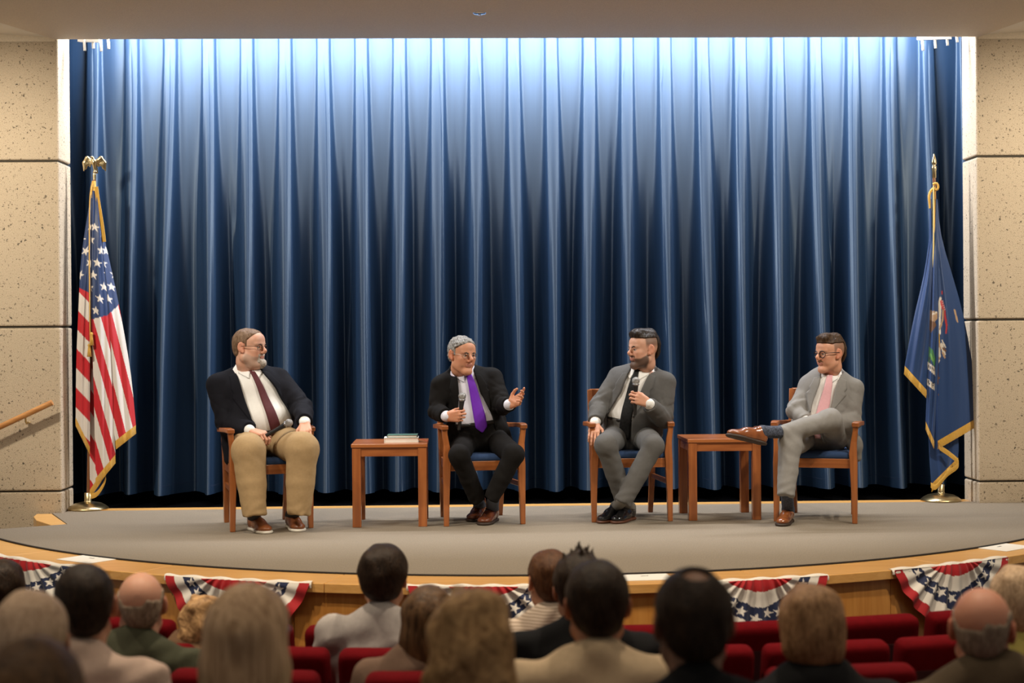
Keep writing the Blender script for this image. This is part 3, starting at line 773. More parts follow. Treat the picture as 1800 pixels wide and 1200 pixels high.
# gilt eagle
def eagle():
    p = np.array([W(166, 316, ub[1])[0], ub[1], uz]); e = SDF()
    z = lambda v: W(166, v, ub[1])[2]; x = lambda u: W(u, 300, ub[1])[0]
    y = ub[1]
    e.rc((x(166), y, uz-.01), (x(166), y, z(306)), .011, .013, k=.004)
    e.el((x(167), y, z(302)), (.016, .016, .010), k=.004)
    e.rc((x(167), y, z(298)), (x(166.5), y-.012, z(285)), .012, .020, k=.008)
    e.rc((x(166), y-.012, z(284)), (x(164), y-.022, z(277)), .013, .010, k=.006)
    e.rc((x(163), y-.03, z(276)), (x(161), y-.038, z(277)), .005, .003, k=.004)
    e.rc((x(168), y+.015, z(290)), (x(169), y+.03, z(303)), .012, .008, k=.006)
    for s in (-1, 1):
        a = (x(166+s*4), y-.008, z(284)); b_ = (x(166+s*12), y-.004, z(278)); c_ = (x(166+s*18), y+.004, z(286)); d_ = (x(166+s*19), y+.010, z(300))
        e.chain([a, b_, c_, d_], [.012, .015, .013, .005], k=.010)
        e.el((x(166+s*11.5), y, z(286)), (.034, .010, .024), np.array([[.85, 0, -s*.5], [0, 1, 0], [s*.5, 0, .85]]), .010); e.el((x(166+s*16), y+.004, z(291)), (.012, .008, .030), None, .010)
        e.rc(b_, (x(166+s*14), y+.004, z(295)), .009, .004, k=.006); e.rc(a, (x(166+s*8), y+.002, z(293)), .010, .005, k=.006)
    v, f = e.mesh(.004); mobj('eagle', npmesh('eagle', v-ubase, f), US, M_goldm)
eagle()
MI, mb_, mz = flagstand('flag_stand', 1654, 880, 'dark blue crested flag with gold fringe on a spear-tipped pole', 311, 1642)
mbase = np.array([mb_[0], mb_[1], 0]); Ym = mb_[1]-.02
pole_u = lambda v: 1642+(1654-1642)*(v-300)/580
mi_pan = [
    # back sheet low centre
    ([(420, 1645, -.02), (600, 1634, -.02), (760, 1632, -.01), (852, 1637, 0)], [(420, 1652, -.02), (600, 1668, -.02), (760, 1684, -.01), (805, 1684, .0)], .0, .055),
    # left wing
    ([(360, 1640, .01), (470, 1626, .02), (560, 1606, .03), (644, 1590, .03)], [(360, 1645, .03), (470, 1640, .05), (580, 1636, .06), (688, 1630, .05)], .02, .058),
    # centre-left narrow fold
    ([(350, 1641, .02), (480, 1636, .05), (620, 1631, .06), (742, 1627, .05)], [(350, 1646, .03), (480, 1648, .06), (620, 1650, .07), (776, 1642, .06)], .02, .055),
    # right wing
    ([(350, 1644, .02), (480, 1648, .05), (620, 1650, .07), (740, 1648, .07), (776, 1648, .06)], [(350, 1648, .0), (420, 1656, .0), (540, 1690, .0), (650, 1711, .01), (734, 1720, .02)], .035, .058),
]
BLU = np.array((.012, .045, .15))
def mi_col(k, s, t, u, v):
    c = np.tile(BLU, (len(u), 1))
    def poly(pts, col):
        pts = np.array(pts, float); ins = np.zeros(len(u), bool); j = len(pts)-1
        for i in range(len(pts)):
            xi, yi = pts[i]; xj, yj = pts[j]
            cr_ = ((yi > v) != (yj > v)) & (u < (xj-xi)*(v-yi)/((yj-yi) or 1e-9)+xi); ins ^= cr_; j = i
        c[ins] = col
    def seg(p, q, w, col):
        p = np.array(p, float); q = np.array(q, float); d = q-p; tt = np.clip(((u-p[0])*d[0]+(v-p[1])*d[1])/(d@d), 0, 1)
        c[np.hypot(u-p[0]-tt*d[0], v-p[1]-tt*d[1]) < w] = col
    TAN = (.42, .27, .16); BRN = (.16, .075, .035); CRM = (.62, .56, .48); GRN = (.05, .19, .06); GLD = (.60, .36, .05); RIB = (.50, .03, .04); DK = (.03, .03, .05)
    if k == 1: return c
    if k in (2, 3):
        poly([(1635, 545), (1648, 548), (1648, 560), (1641, 567), (1636, 585), (1634, 565)], TAN); poly([(1634, 562), (1644, 566), (1646, 572), (1637, 584), (1633, 578)], BRN)
        seg((1640, 552), (1646, 549), 1.6, CRM)
        poly([(1633, 609), (1640, 615), (1644, 630), (1643, 645), (1637, 632), (1632, 638)], GRN)
        seg((1636, 622), (1640, 634), 1.4, (.16, .36, .08)); seg((1634, 628), (1636, 640), 1.2, DK)
        poly([(1630, 635), (1643, 645), (1644, 660), (1631, 648)], CRM); poly([(1629, 664), (1643, 675), (1643, 687), (1629, 676)], CRM)
        for j in range(4): seg((1632+3*j, 641+2.2*j), (1632.6+3*j, 645+2.2*j), .8, DK)
        # letters S P on the ribbon
        for a, b_ in (((1634, 669.5), (1631.5, 669)), ((1631.5, 669), (1631.5, 671.5)), ((1631.5, 671.5), (1634, 673)), ((1634, 673), (1634, 675.5)), ((1634, 675.5), (1631.5, 674.5)),
                      ((1638.5, 673), (1638.5, 681)), ((1638.5, 673), (1641.5, 674.5)), ((1641.5, 674.5), (1641.5, 677.5)), ((1641.5, 677.5), (1638.5, 676.5))): seg(a, b_, .6, DK)
    if k == 3:
        seg((1653, 524), (1649, 545), 2.2, CRM); seg((1652, 535), (1650, 575), 3.0, CRM); seg((1650, 560), (1651, 585), 3, (.72, .70, .66))
        seg((1655, 530), (1660, 548), 2.6, RIB); seg((1660, 548), (1664, 572), 1.8, RIB); seg((1664, 572), (1663, 585), 1.4, RIB); seg((1656, 512), (1656, 516), 1.2, RIB)
        for j in range(5): seg((1655+1.1*j, 530+3.6*j), (1657.5+1.1*j, 529+3.6*j), .7, (.7, .45, .45))
        seg((1658, 545), (1657, 562), 1.6, TAN); seg((1657, 562), (1652, 578), 1.6, TAN)
        seg((1649.5, 588), (1650, 605), 2.4, GLD); seg((1650.5, 605), (1650, 628), 3.2, TAN); seg((1650, 612), (1652, 626), 2.0, CRM)
        seg((1655, 605), (1660, 622), 2.6, CRM); seg((1658, 612), (1662, 616), 2.0, BRN); seg((1656, 598), (1662, 610), 1.2, CRM); seg((1657, 620), (1661, 628), 1.6, TAN)
        seg((1651, 633), (1647, 640), 1.4, CRM); seg((1678, 545), (1683, 565), 1.6, TAN); seg((1647, 665), (1651, 664), 1.2, BRN); seg((1646, 695), (1650, 693), 1.2, BRN)
    return c
flag_panels(MI, mb_, mi_pan, Ym, mi_col)
pxribbon('fringe', MI, mbase, [(1636, 852, .03), (1644, 856, .04), (1654, 846, .05), (1666, 832, .06), (1682, 820, .065), (1684, 811, .06), (1668, 797, .05), (1652, 786, .06), (1650, 779, .075)], .042, M_gold, Ym)
# gathered head of the blue flag: narrow sheets held against the pole
M_bluecl = mat('blue nylon', tuple(BLU), .45, sheen=.2)
for o_, pts in enumerate(([(1636, 350, .02), (1637, 385, .02), (1638, 430, .02), (1640, 470, .02)], [(1646, 360, .01), (1646, 395, .01), (1648, 430, .015), (1652, 470, .02)])):
    Q = smoothpts([W(u, v, Ym-d)-mbase for u, v, d in pts], 14); MB().tube(Q, list(np.linspace(.008, .028, 14)), 10).build('gathered_cloth', M_bluecl, MI)
pxtube('cord', MI, mbase, [(1641, 326, .03), (1641, 380, .045), (1641, 430, .05), (1640, 470, .05)], .005, mat('pale gold cord', (.75, .58, .22), .5), Ym)
pxtube('cord', MI, mbase, [(1644, 328, .02), (1643, 380, .035), (1643, 450, .045)], .0035, M_gold, Ym)
pxtube('knot', MI, mbase, [(1640, 324, .02), (1646, 322, .03), (1649, 328, .03), (1646, 334, .03), (1641, 331, .025), (1636, 336, .02), (1633, 345, .02), (1634, 356, .02), (1635, 366, .02)], .010, M_gold, Ym, 10)
pz = lambda v: W(1642, v, mb_[1])[2]
MB().lathe([(.0125, pz(313)), (.016, pz(312)), (.016, pz(300)), (.019, pz(297)), (.019, pz(293)), (.012, pz(290.5)), (.018, pz(288)), (.020, pz(286)), (.013, pz(278)), (.004, pz(271)), (0, pz(270))], (W(1642, 311, mb_[1])[0]-mb_[0], 0, 0), 20).build('spear_finial', M_goldm, MI)

# ------------------------------------------------------------------ bunting on the stage front
M_bunt = mat('bunting cotton', attr=True, rough=.75, bump=.1, bscale=200, sheen=.1)
def bunting(uL, uR, drop, label, seed):
    # centre of the hanging edge on the lip, found from the two top corners
    rng = np.random.RandomState(seed)
    z = -.006
    def on_lip(u):                     # where the ray of a column meets the lip's front edge
        best = None
        for a in np.linspace(-1.2, 1.2, 1200):
            x = CC[0]+(RL_+.012)*math.sin(a); y = CC[1]-(RL_+.012)*math.cos(a)
            d = np.array([x, y, z])-np.array([0, 0, CAM_H]); uu = 900+FPX*(d@CR)/(d@CF)
            if best is None or abs(uu-u) < best[0]: best = (abs(uu-u), a)
        return best[1]
    a0, a1 = on_lip(uL), on_lip(uR); am = (a0+a1)/2; hw = (a1-a0)/2*(RL_+.012)
    base = np.array([CC[0]+(RL_+.012)*math.sin(am), CC[1]-(RL_+.012)*math.cos(am), z])
    t = empty('bunting_fan', tuple(base)); tag(t, label, 'bunting', 'patriotic bunting fans on the stage front')
    nr, na = 80, 200; npl = 17
    r, th = np.meshgrid(np.linspace(.0, 1, nr), np.linspace(0, PI, na), indexing='ij'); r = r.ravel(); th = th.ravel()
    rho = .16+.84*r
    ex = 1.35
    rad = (np.abs(np.cos(th))**ex+np.abs(np.sin(th))**ex)**(-1/ex)
    lx = -np.cos(th)*rad*(.36+.64*r)*hw; lz = -np.sin(th)*rad*r*drop
    lz = lz-.0+.02*(1-rho)*0
    ph = th*npl+.6*np.sin(3*th+seed)+.3*np.sin(7*th+2*seed)
    pl_ = np.sin(ph)*(.006+.016*r)+.010*np.sin(ph*.37+seed)*r
    out = .016+.022*np.sin(th)*r+pl_*np.sin(th)**.5+.012*np.exp(-((r-.1)/.15)**2)
    sag = .008*np.sin(th*3+seed)*r
    # top hem laid over the lip
    tanv = lambda a: np.array([math.cos(a), math.sin(a), 0]); norv = lambda a: np.array([math.sin(a), -math.cos(a), 0])
    A = am+lx/(RL_+.012)
    P = np.stack([CC[0]+(RL_+.004+out)*np.sin(A), CC[1]-(RL_+.004+out)*np.cos(A), z+.004+lz+sag*np.sin(th)], 1)
    # bands: red, white, blue, white, red from the centre outwards
    rw = r+.02*np.sin(ph)*.5
    c = np.empty((len(r), 3)); BR, BW, BB = (.44, .010, .016), (.84, .80, .73), (.012, .022, .075)
    c[:] = BR; c[rw > .15] = BW; c[rw > .35] = BB; c[rw > .59] = BW; c[rw > .80] = BR
    for q in range(10):
        tq = (q+.5)/10*PI+rng.uniform(-.05, .05); rq = .47+rng.uniform(-.03, .03)
        sx_, sz_ = -math.cos(tq)*hw*(.36+.64*rq)*(abs(math.cos(tq))**ex+abs(math.sin(tq))**ex)**(-1/ex), -math.sin(tq)*drop*rq*(abs(math.cos(tq))**ex+abs(math.sin(tq))**ex)**(-1/ex)
        an = rng.uniform(-.5, .5); dx_, dz_ = lx-sx_, lz-sz_
        mk = star_mask(dx_*math.cos(an)+dz_*math.sin(an), dz_*math.cos(an)-dx_*math.sin(an), .031) & (rw > .36) & (rw < .59)
        c[mk] = BW
    i, j = np.meshgrid(np.arange(nr-1), np.arange(na-1), indexing='ij'); a = (i*na+j).ravel()
    mobj('fan_cloth', npmesh('fan_cloth', P-base, np.stack([a, a+na, a+na+1, a+1], 1), c), t, M_bunt)
    # the white band lying on the lip
    n = 40; A = np.linspace(am-hw/(RL_+.012)*1.02, am+hw/(RL_+.012)*1.02, n); V = []
    for k, (ro, zz) in enumerate(((-.030, .006), (-.004, .010), (.012, .006), (.018, -.010), (.016, -.022))):
        wv = .004*np.sin(np.arange(n)*1.9+seed)*(k > 0)
        V.append(np.stack([CC[0]+(RL_+ro+wv)*np.sin(A), CC[1]-(RL_+ro+wv)*np.cos(A), np.full(n, z+zz)+.004*np.sin(np.arange(n)*.8+seed)*(k < 3)], 1))
    V = np.concatenate(V); a = np.arange(n-1); Fq = np.concatenate([np.stack([k*n+a, k*n+a+1, k*n+n+a+1, k*n+n+a], 1) for k in range(4)])
    mobj('header_band', npmesh('header_band', V-base, Fq), t, mat('bunting white', (.74, .70, .63), .8))
for uL, uR, dr_, lb, sd in ((-52, 168, .40, 'red white and blue bunting fan at the far left end of the stage', 1), (292, 545, .43, 'bunting fan behind the long blond hair', 2), (718, 985, .40, 'bunting fan at the middle of the stage front, behind the curly blond hair', 3),
                        (1208, 1455, .43, 'bunting fan behind the short light brown hair, stars over the red seats', 4), (1570, 1770, .44, 'bunting fan hanging towards the right end, above the bald spot', 5)):
    bunting(uL, uR, dr_, lb, sd)
# white paper sheets on the lip
M_sheet = mat('white paper', (.80, .77, .70), .7); M_ink = mat('black print', (.02, .02, .02), .7)
def lip_sheet(u, v, wa, label):
    p = G(u, v, 0); a = math.atan2(p[0]-CC[0], CC[1]-p[1]); R = np.hypot(p[0]-CC[0], CC[1]-p[1])
    t = empty('paper_sheet', (p[0], p[1], -.003), a); tag(t, label, 'paper', 'white sheets lying on the stage lip')
    MB().box((0, 0, .001), (wa, .20, .002)).build('sheet', M_sheet, t)
    MB().box((-.01, .04, .0022), (.028, .010, .0006)).box((.012, .042, .0022), (.010, .014, .0006)).build('print', M_ink, t)
lip_sheet(152, 982, .30, 'white paper sheet on the stage lip below the eagle flag')
lip_sheet(1137, 1013.5, .26, 'white paper sheet on the stage lip below the crossed black shoes')
lip_sheet(1768, 961, .30, 'white paper sheet on the stage lip at the far right end')

# ------------------------------------------------------------------ people: shared anatomy
def rot_head(yaw, pitch=0, roll=0):
    # local axes: y = face direction, z = up; yaw 0 looks at the camera, positive turns to the picture's right
    cy, sy = math.cos(yaw), math.sin(yaw)
    fwd = np.array([sy, -cy, 0.]); up = np.array([0, 0, 1.]); x = np.cross(fwd, up)
    cp, sp_ = math.cos(pitch), math.sin(pitch)
    f2 = fwd*cp+up*sp_; u2 = up*cp-fwd*sp_
    cr2, sr = math.cos(roll), math.sin(roll)
    return np.array([x*cr2+u2*sr, f2, u2*cr2-x*sr])          # rows
class Head:
    def __init__(s, c, R, sc=1.0, wide=1.0, jaw=1.0, nose=1.0, chub=0.0):
        s.c = np.array(c, float); s.R = R; s.sc = sc; s.wide = wide
        q = lambda x, y, z: s.c+(np.array([x*wide, y, z])*sc)@R
        s.q = q; S = SDF(); e = sc
        def el(c_, r, k=.02, mode='u'): S.el(q(*c_), np.array(r)*np.array([wide, 1, 1])*e, R, k*e, mode)
        def rc(a, b, ra, rb, k=.015): S.rc(q(*a), q(*b), ra*e, rb*e, k*e)
        el((0, -.014, .036), (.075, .097, .083))
        el((0, .022, -.030), (.063, .070, .082), .03)
        el((0, .060, .048), (.058, .036, .045), .03)
        rc((-.050*jaw, .004, -.062), (-.014, .072, -.100), .020+chub*.012, .018, .03); rc((.050*jaw, .004, -.062), (.014, .072, -.100), .020+chub*.012, .018, .03)
        rc((-.010, .076, -.100), (.010, .076, -.100), .019, .019, .02)
        if chub > .6: el((0, .035, -.100), (.052, .046, .028+.014*chub), .02)
        for x in (-1, 1):
            rc((x*.040, .066, -.018), (x*.036, .064, -.048), .021, .018, .025)
            rc((x*.012, .090, .026), (x*.046, .074, .026), .010, .010, .012)
            el((x*.032, .104, .006), (.015, .014, .0115), .012, 's')
            rc((x*.009, .102, -.029), (x*.0115, .096, -.027), .0078, .008, .006)
            # ear: rim, lobe, hollow
            S.el(q(x*.0815, -.010, .004), np.array((.0085, .021, .033))*e, rot_ear(R, x), .006*e)
            S.el(q(x*.0915, -.006, .008), np.array((.007, .012, .020))*e, rot_ear(R, x), .006*e, 's')
            S.rc(q(x*.078, .004, -.026), q(x*.076, .004, -.018), .009*e, .009*e, .006*e)
        rc((0, .090, .020), (0, .112*nose, -.016), .0085, .0105, .012); rc((0, .112*nose, -.016), (0, .108*nose, -.026), .0112, .0095, .008)
        rc((-.017, .092, -.052), (.017, .092, -.052), .0064, .0064, .007); rc((-.015, .0915, -.063), (.015, .0915, -.0625), .0068, .0068, .006)
        el((0, .1035, -.0575), (.022, .006, .0016), .003, 's')
        s.S = S; s.el = el; s.rc = rc
    def loc(s, P): return ((P-s.c)@s.R.T)/s.sc/np.array([s.wide, 1, 1])
    def neck(s, base, r=.058):
        s.S.rc(s.q(0, -.022, -.035), s.q(0, -.018, -.09), r*.90*s.sc, r*.92*s.sc, .014); s.S.rc(s.q(0, -.018, -.09), base, r*.92*s.sc, r*1.02*s.sc, .02)
def rot_ear(R, x):
    a = .28*x; return np.array([R[0]*math.cos(a)+R[1]*math.sin(a), R[1]*math.cos(a)-R[0]*math.sin(a), R[2]])
def blend(c, m, col, a=1.0): m = np.clip(m, 0, 1)[:, None]*a; return c*(1-m)+np.array(col)*m
def sm(x, a, b): t = np.clip((x-a)/(b-a), 0, 1); return t*t*(3-2*t)
def face_col(L, skin, stubble=None, st_amt=.8, buzz=None, lips=(.40, .155, .115)):
    x, y, z = L.T; c = np.tile(np.array(skin, float), (len(L), 1))
    red = np.array(skin)*np.array([1.03, .70, .62])
    c = blend(c, np.exp(-((np.abs(x)-.042)**2+(z+.026)**2)/.0007)*(y > .03), red, .30)
    c = blend(c, np.exp(-(x**2+(z+.022)**2)/.0004)*(y > .085), red, .3)
    c = blend(c, (np.abs(x) > .0715)*sm(-y, -.03, -.01)*sm(z, -.05, -.03)*(z < .05), red, .55)
    mouth = (np.abs(x) < .025)*(y > .075)*np.exp(-((z+.0575)/.009)**2)
    if stubble is not None:
        jl = sm(-(z+.046-.50*np.clip(.062-y, 0, .1)), 0, .014)*sm(y, .000, .016)*sm(z, -.135, -.105)
        mo = (np.abs(x) < .032)*(y > .06)*np.exp(-((z+.041)/.008)**2)
        c = blend(c, np.maximum(jl, mo), stubble, st_amt)
    c = blend(c, mouth*1.3, lips, .9)
    if buzz is not None:
        col, yl, zl = buzz
        m = sm(-(y-yl), 0, .012)*sm(z-zl, -.03, .015)*((np.abs(x) < .0765) | (z > .040))
        c = blend(c, m, col, .8)
    return c
def hand(S, wrist, d, n, right=True, curl=(.5,)*4, thumb=(.5, .35), sc=1.0, spread=.06):
    # wrist point, finger direction, palm normal (the side fingers close to)
    d = nrm(d); n = nrm(np.array(n)-d*(np.array(n)@d)); lat = np.cross(d, n)*(1 if right else -1); wrist = np.array(wrist, float)
    kk = []
    for i, (lx, ln) in enumerate(((.030, .088), (.010, .094), (-.011, .089), (-.030, .079))):
        kn = wrist+(d*ln+lat*lx-n*.004*(1-abs(i-1.5)/3))*sc; kk.append(kn)
        S.rc(wrist+lat*lx*.62*sc+d*.012*sc, kn, .0155*sc, .0118*sc, k=.012)
    S.rc(wrist+d*.03*sc+lat*.015*sc+n*.006*sc, wrist+d*.06*sc-lat*.015*sc+n*.006*sc, .013*sc, .012*sc, k=.012)
    for i, (l3, sp_) in enumerate((((.044, .026, .020), 1), ((.048, .030, .021), .35), ((.045, .028, .021), -.35), ((.036, .022, .019), -1))):
        c = curl[i] if len(curl) > i else curl[-1]; ang = c*.75; p = kk[i]; r = .0093 if i < 3 else .0080
        for j, l in enumerate(l3):
            dd = nrm(d*math.cos(ang)+n*math.sin(ang)+lat*spread*sp_); q = p+dd*l*sc
            S.rc(p, q, (r-.0006*j)*sc, (r-.0006*(j+1))*sc, k=.003); p = q; ang += c*(1.0 if j == 0 else .7)
    # thumb leaves the side of the palm near its base
    out, cl = thumb
    b = wrist+(d*.022+lat*.022+n*.006)*sc; d1 = nrm(d*.75+lat*out*1.3+n*cl*.6); m_ = b+d1*.042*sc
    d2 = nrm(d*.9+lat*out*.5+n*cl*1.2); q = m_+d2*.032*sc; d3 = nrm(d*.95-lat*.1*cl+n*cl*1.4)
    S.rc(b, m_, .0165*sc, .0120*sc, k=.010); S.rc(m_, q, .0112*sc, .0100*sc, k=.003); S.rc(q, q+d3*.024*sc, .0100*sc, .0080*sc, k=.003)
    return kk
M_skin = mat('skin', attr=True, rough=.52, spec=.35, bump=.05, bscale=260, sss=.18)
M_eye = mat('eye', attr=True, rough=.12)
M_lens = mat('spectacle lens', (.9, .95, .95), .03, trans=1.0)
def cloth(name, col, bump=.14, bs=480, var=.05, rough=.85, sheen=.0): return mat(name, col, rough, bump=bump, bscale=bs, var=var, vscale=60, sheen=sheen, spec=.12)
def part(name, P, Fq, base, parent, m, cols=None): return mobj(name, npmesh(name, P-base, Fq, cols), parent, m)
def glasses(h, parent, base, m, r=.021, round_=True, w=.0016, lens=True):
    g = MB(); mid = []
    for x in (-1, 1):
        c = (x*.034, .098, .004); pts = []
        for k in range(25):
            a = 2*PI*k/24; ca, sa = math.cos(a), math.sin(a)
            if not round_: ca = np.sign(ca)*abs(ca)**.6; sa = np.sign(sa)*abs(sa)**.6*.72
            pts.append(h.q(c[0]+ca*r*1.12, c[1]-.010*(abs(c[0]+ca*r)/.05)**2+.004, c[2]+sa*r)-base)
        g.tube(pts, w, 6, cap=False)
        g.tube([h.q(x*(.034+r*1.1), .094, .010)-base, h.q(x*.074, .075, .012)-base, h.q(x*.083, .03, .012)-base, h.q(x*.084, -.008, .010)-base, h.q(x*.081, -.022, -.004)-base], w, 6)
    g.tube([h.q(-.013, .1005, .009)-base, h.q(0, .106, .011)-base, h.q(.013, .1005, .009)-base], w, 6)
    go = g.build('glasses', m, parent)
    return go
def eyes(h, parent, base, look=(0, 0), iris=(.06, .035, .02)):
    for x in (-1, 1):
        S = SDF().el(h.q(x*.0315, .0800, .006), np.array((.0120,)*3)*h.sc, None, 0)
        v, f = S.mesh(.0025, relax=0); L = h.loc(v); c = np.tile(np.array((.50, .45, .41)), (len(v), 1))
        ir = ((L[:, 0]-x*.0315-look[0])**2+(L[:, 2]-.006-look[1])**2 < .0058**2) & (L[:, 1] > .083); c[ir] = iris
        part('eye', v, f, base, parent, M_eye, c)
        S = SDF().chain([h.q(x*.0175, .0925, .0095), h.q(x*.0315, .0965, .0145), h.q(x*.0465, .0850, .0095)], [.0022, .0036, .0022], k=.003)
        v, f = S.mesh(.0025); part('eyelid', v, f, base, parent, mat('eyelid skin', (.45, .22, .14), .6))
def eyebrows(h, parent, base, col, th=.0034):
    for x in (-1, 1):
        S = SDF().chain([h.q(x*.014, .0985, .021), h.q(x*.030, .0965, .0265), h.q(x*.048, .082, .022)], [th*1.1, th*1.15, th*.6], k=.002)
        v, f = S.mesh(.0025); part('eyebrow', v, f, base, parent, mat('brows %.3f' % col[0], col, .8))
def hair_sdf(h, t, region, amp=.004, fs=90, extra=None, seed=1):
    S = SDF(); e = h.sc
    S.el(h.q(0, -.014, .036), np.array((.075*h.wide+t, .097+t, .083+t))*e, h.R, 0)
    S.el(h.q(0, .045, .046), np.array((.061*h.wide+t*.8, .050+t*.6, .052+t*.8))*e, h.R, .03*e)
    S.el(h.q(0, -.055, -.02), np.array((.054*h.wide+t*.5, .048+t*.6, .052))*e, h.R, .03*e)
    if extra: extra(S)
    if amp: S.disp(lambda P: amp*wob(h.loc(P)*np.array([1, .6, .8]), fs, seed))
    b = S.bounds(); S.fn(lambda P: -region(h.loc(P))*e, b[0], b[1], .004, 'i')
    return S
M_hair = {}
def hairmat(name, c1, c2, rough=.5, st=(110, 60, 26)):
    m = bpy.data.materials.new(name); m.use_nodes = True; nt = m.node_tree; N = nt.nodes; L = nt.links; b = N['Principled BSDF']
    tc = N.new('ShaderNodeTexCoord'); mp = N.new('ShaderNodeMapping'); mp.inputs['Scale'].default_value = st; L.new(tc.outputs['Object'], mp.inputs[0])
    n = N.new('ShaderNodeTexNoise'); n.inputs['Scale'].default_value = 1.0; n.inputs['Detail'].default_value = 5; n.inputs['Distortion'].default_value = 1.2; L.new(mp.outputs[0], n.inputs['Vector'])
    cr = N.new('ShaderNodeValToRGB'); cr.color_ramp.elements[0].color = (*c1, 1); cr.color_ramp.elements[1].color = (*c2, 1); cr.color_ramp.elements[0].position = .3; cr.color_ramp.elements[1].position = .7
    L.new(n.outputs['Fac'], cr.inputs[0]); L.new(cr.outputs[0], b.inputs['Base Color']); b.inputs['Roughness'].default_value = rough; b.inputs['Specular IOR Level'].default_value = .18
    bp = N.new('ShaderNodeBump'); bp.inputs['Strength'].default_value = .7; bp.inputs['Distance'].default_value = .006; L.new(n.outputs['Fac'], bp.inputs['Height']); L.new(bp.outputs[0], b.inputs['Normal'])
    return m
def shoe(S_, heel, toe, up, L=.29, w=1.0, boot=0.0):
    # returns upper and sole fields for a shoe lying from heel to toe
    a = nrm(np.array(toe)-np.array(heel)); up = nrm(np.array(up)-a*(np.array(up)@a)); sd = np.cross(a, up); heel = np.array(heel, float); R = np.array([sd, a, up])
    q = lambda x, y, z: heel+sd*x*w+a*y*L/.29+up*z
    U = SDF(); U.el(q(0, .035, .045), (.034*w, .045, .042), R, .02); U.el(q(0, .13, .040), (.039*w, .085, .040), R, .03); U.el(q(.003, .215, .030), (.044*w, .068, .028), R, .03)
    U.rc(q(0, .055, .07), q(0, .045, .085+boot), .036*w, .038*w, .03); U.rc(q(0, .08, .075), q(0, .15, .062), .026*w, .024*w, .03)
    U.fn(lambda P: .016-((P-heel)@up), heel-.4, heel+.4, .003, 'i')
    So = SDF(); So.el(q(0, .04, .010), (.039*w, .050, .03), R, .02); So.el(q(0, .13, .010), (.041*w, .10, .03), R, .03); So.el(q(.003, .21, .010), (.050*w, .082, .03), R, .03)
    So.fn(lambda P: np.abs((P-heel)@up-.010)-.0095, heel-.4, heel+.4, .003, 'i')
    return U, So, q
def make_shoe(parent, base, heel, toe, up, m, ms, L=.29, w=1.0, boot=0.0, lace=None, h=.005):
    U, So, q = shoe(None, heel, toe, up, L, w, boot)
    v, f = U.mesh(h); o = part('shoe', v, f, base, parent, m); v, f = So.mesh(h); part('sole', v, f, base, o, ms)
    if lace is not None:
        g = MB()
        for k in range(4):
            y = .085+.022*k; z = .112-.013*k+boot*.3
            g.tube([q(-.022, y+.004, z-.016)-base, q(-.012, y, z-.004)-base, q(.012, y+.004, z-.004)-base, q(.022, y, z-.016)-base], .0038, 6)
        g.build('laces', lace, o)
    return o
def person_root(name, base, me, label, group, mm):
    o = mobj(name, me, None, mm, base); tag(o, label, 'person', group); return o
def mic(grip, d, label, length=.25, base_off=0):
    # a hand-held microphone; grip is the middle of the handle, d points to the ball
    d = nrm(d); a = np.array([1., 0, 0]) if abs(d[0]) < .8 else np.array([0, 1., 0]); x = nrm(np.cross(a, d)); y = np.cross(d, x)
    t = empty('microphone', tuple(grip)); tag(t, label, 'microphone', 'hand-held microphones')
    def lath(prof, n=18):
        V = []; 
        for r, z in prof:
            for k in range(n): V.append(x*r*math.cos(2*PI*k/n)+y*r*math.sin(2*PI*k/n)+d*z)
        m = len(prof); return MB().add(V, [(i*n+k, i*n+(k+1) % n, (i+1)*n+(k+1) % n, (i+1)*n+k) for i in range(m-1) for k in range(n)], True)
    lath([(0, -.115), (.010, -.114), (.0115, -.11), (.0125, .02), (.0175, .075), (.019, .085), (.019, .09), (0, .09)]).build('handle', mat('mic black', (.012, .012, .013), .35), t)
    lath([(.0185, .086), (.0235, .092), (.0235, .098), (.020, .100)]).build('collar', mat('mic steel', (.35, .35, .36), .35, 1.0), t)
    prof = [(.0205, .098)]+[(.0265*math.cos(a)*(1.0), .118+.0265*math.sin(a)) for a in np.linspace(-.7, PI/2, 12)]
    lath(prof, 22).build('grille', mat('mic grille', (.42, .40, .37), .45, .8, bump=1.0, bscale=900), t)
    return t

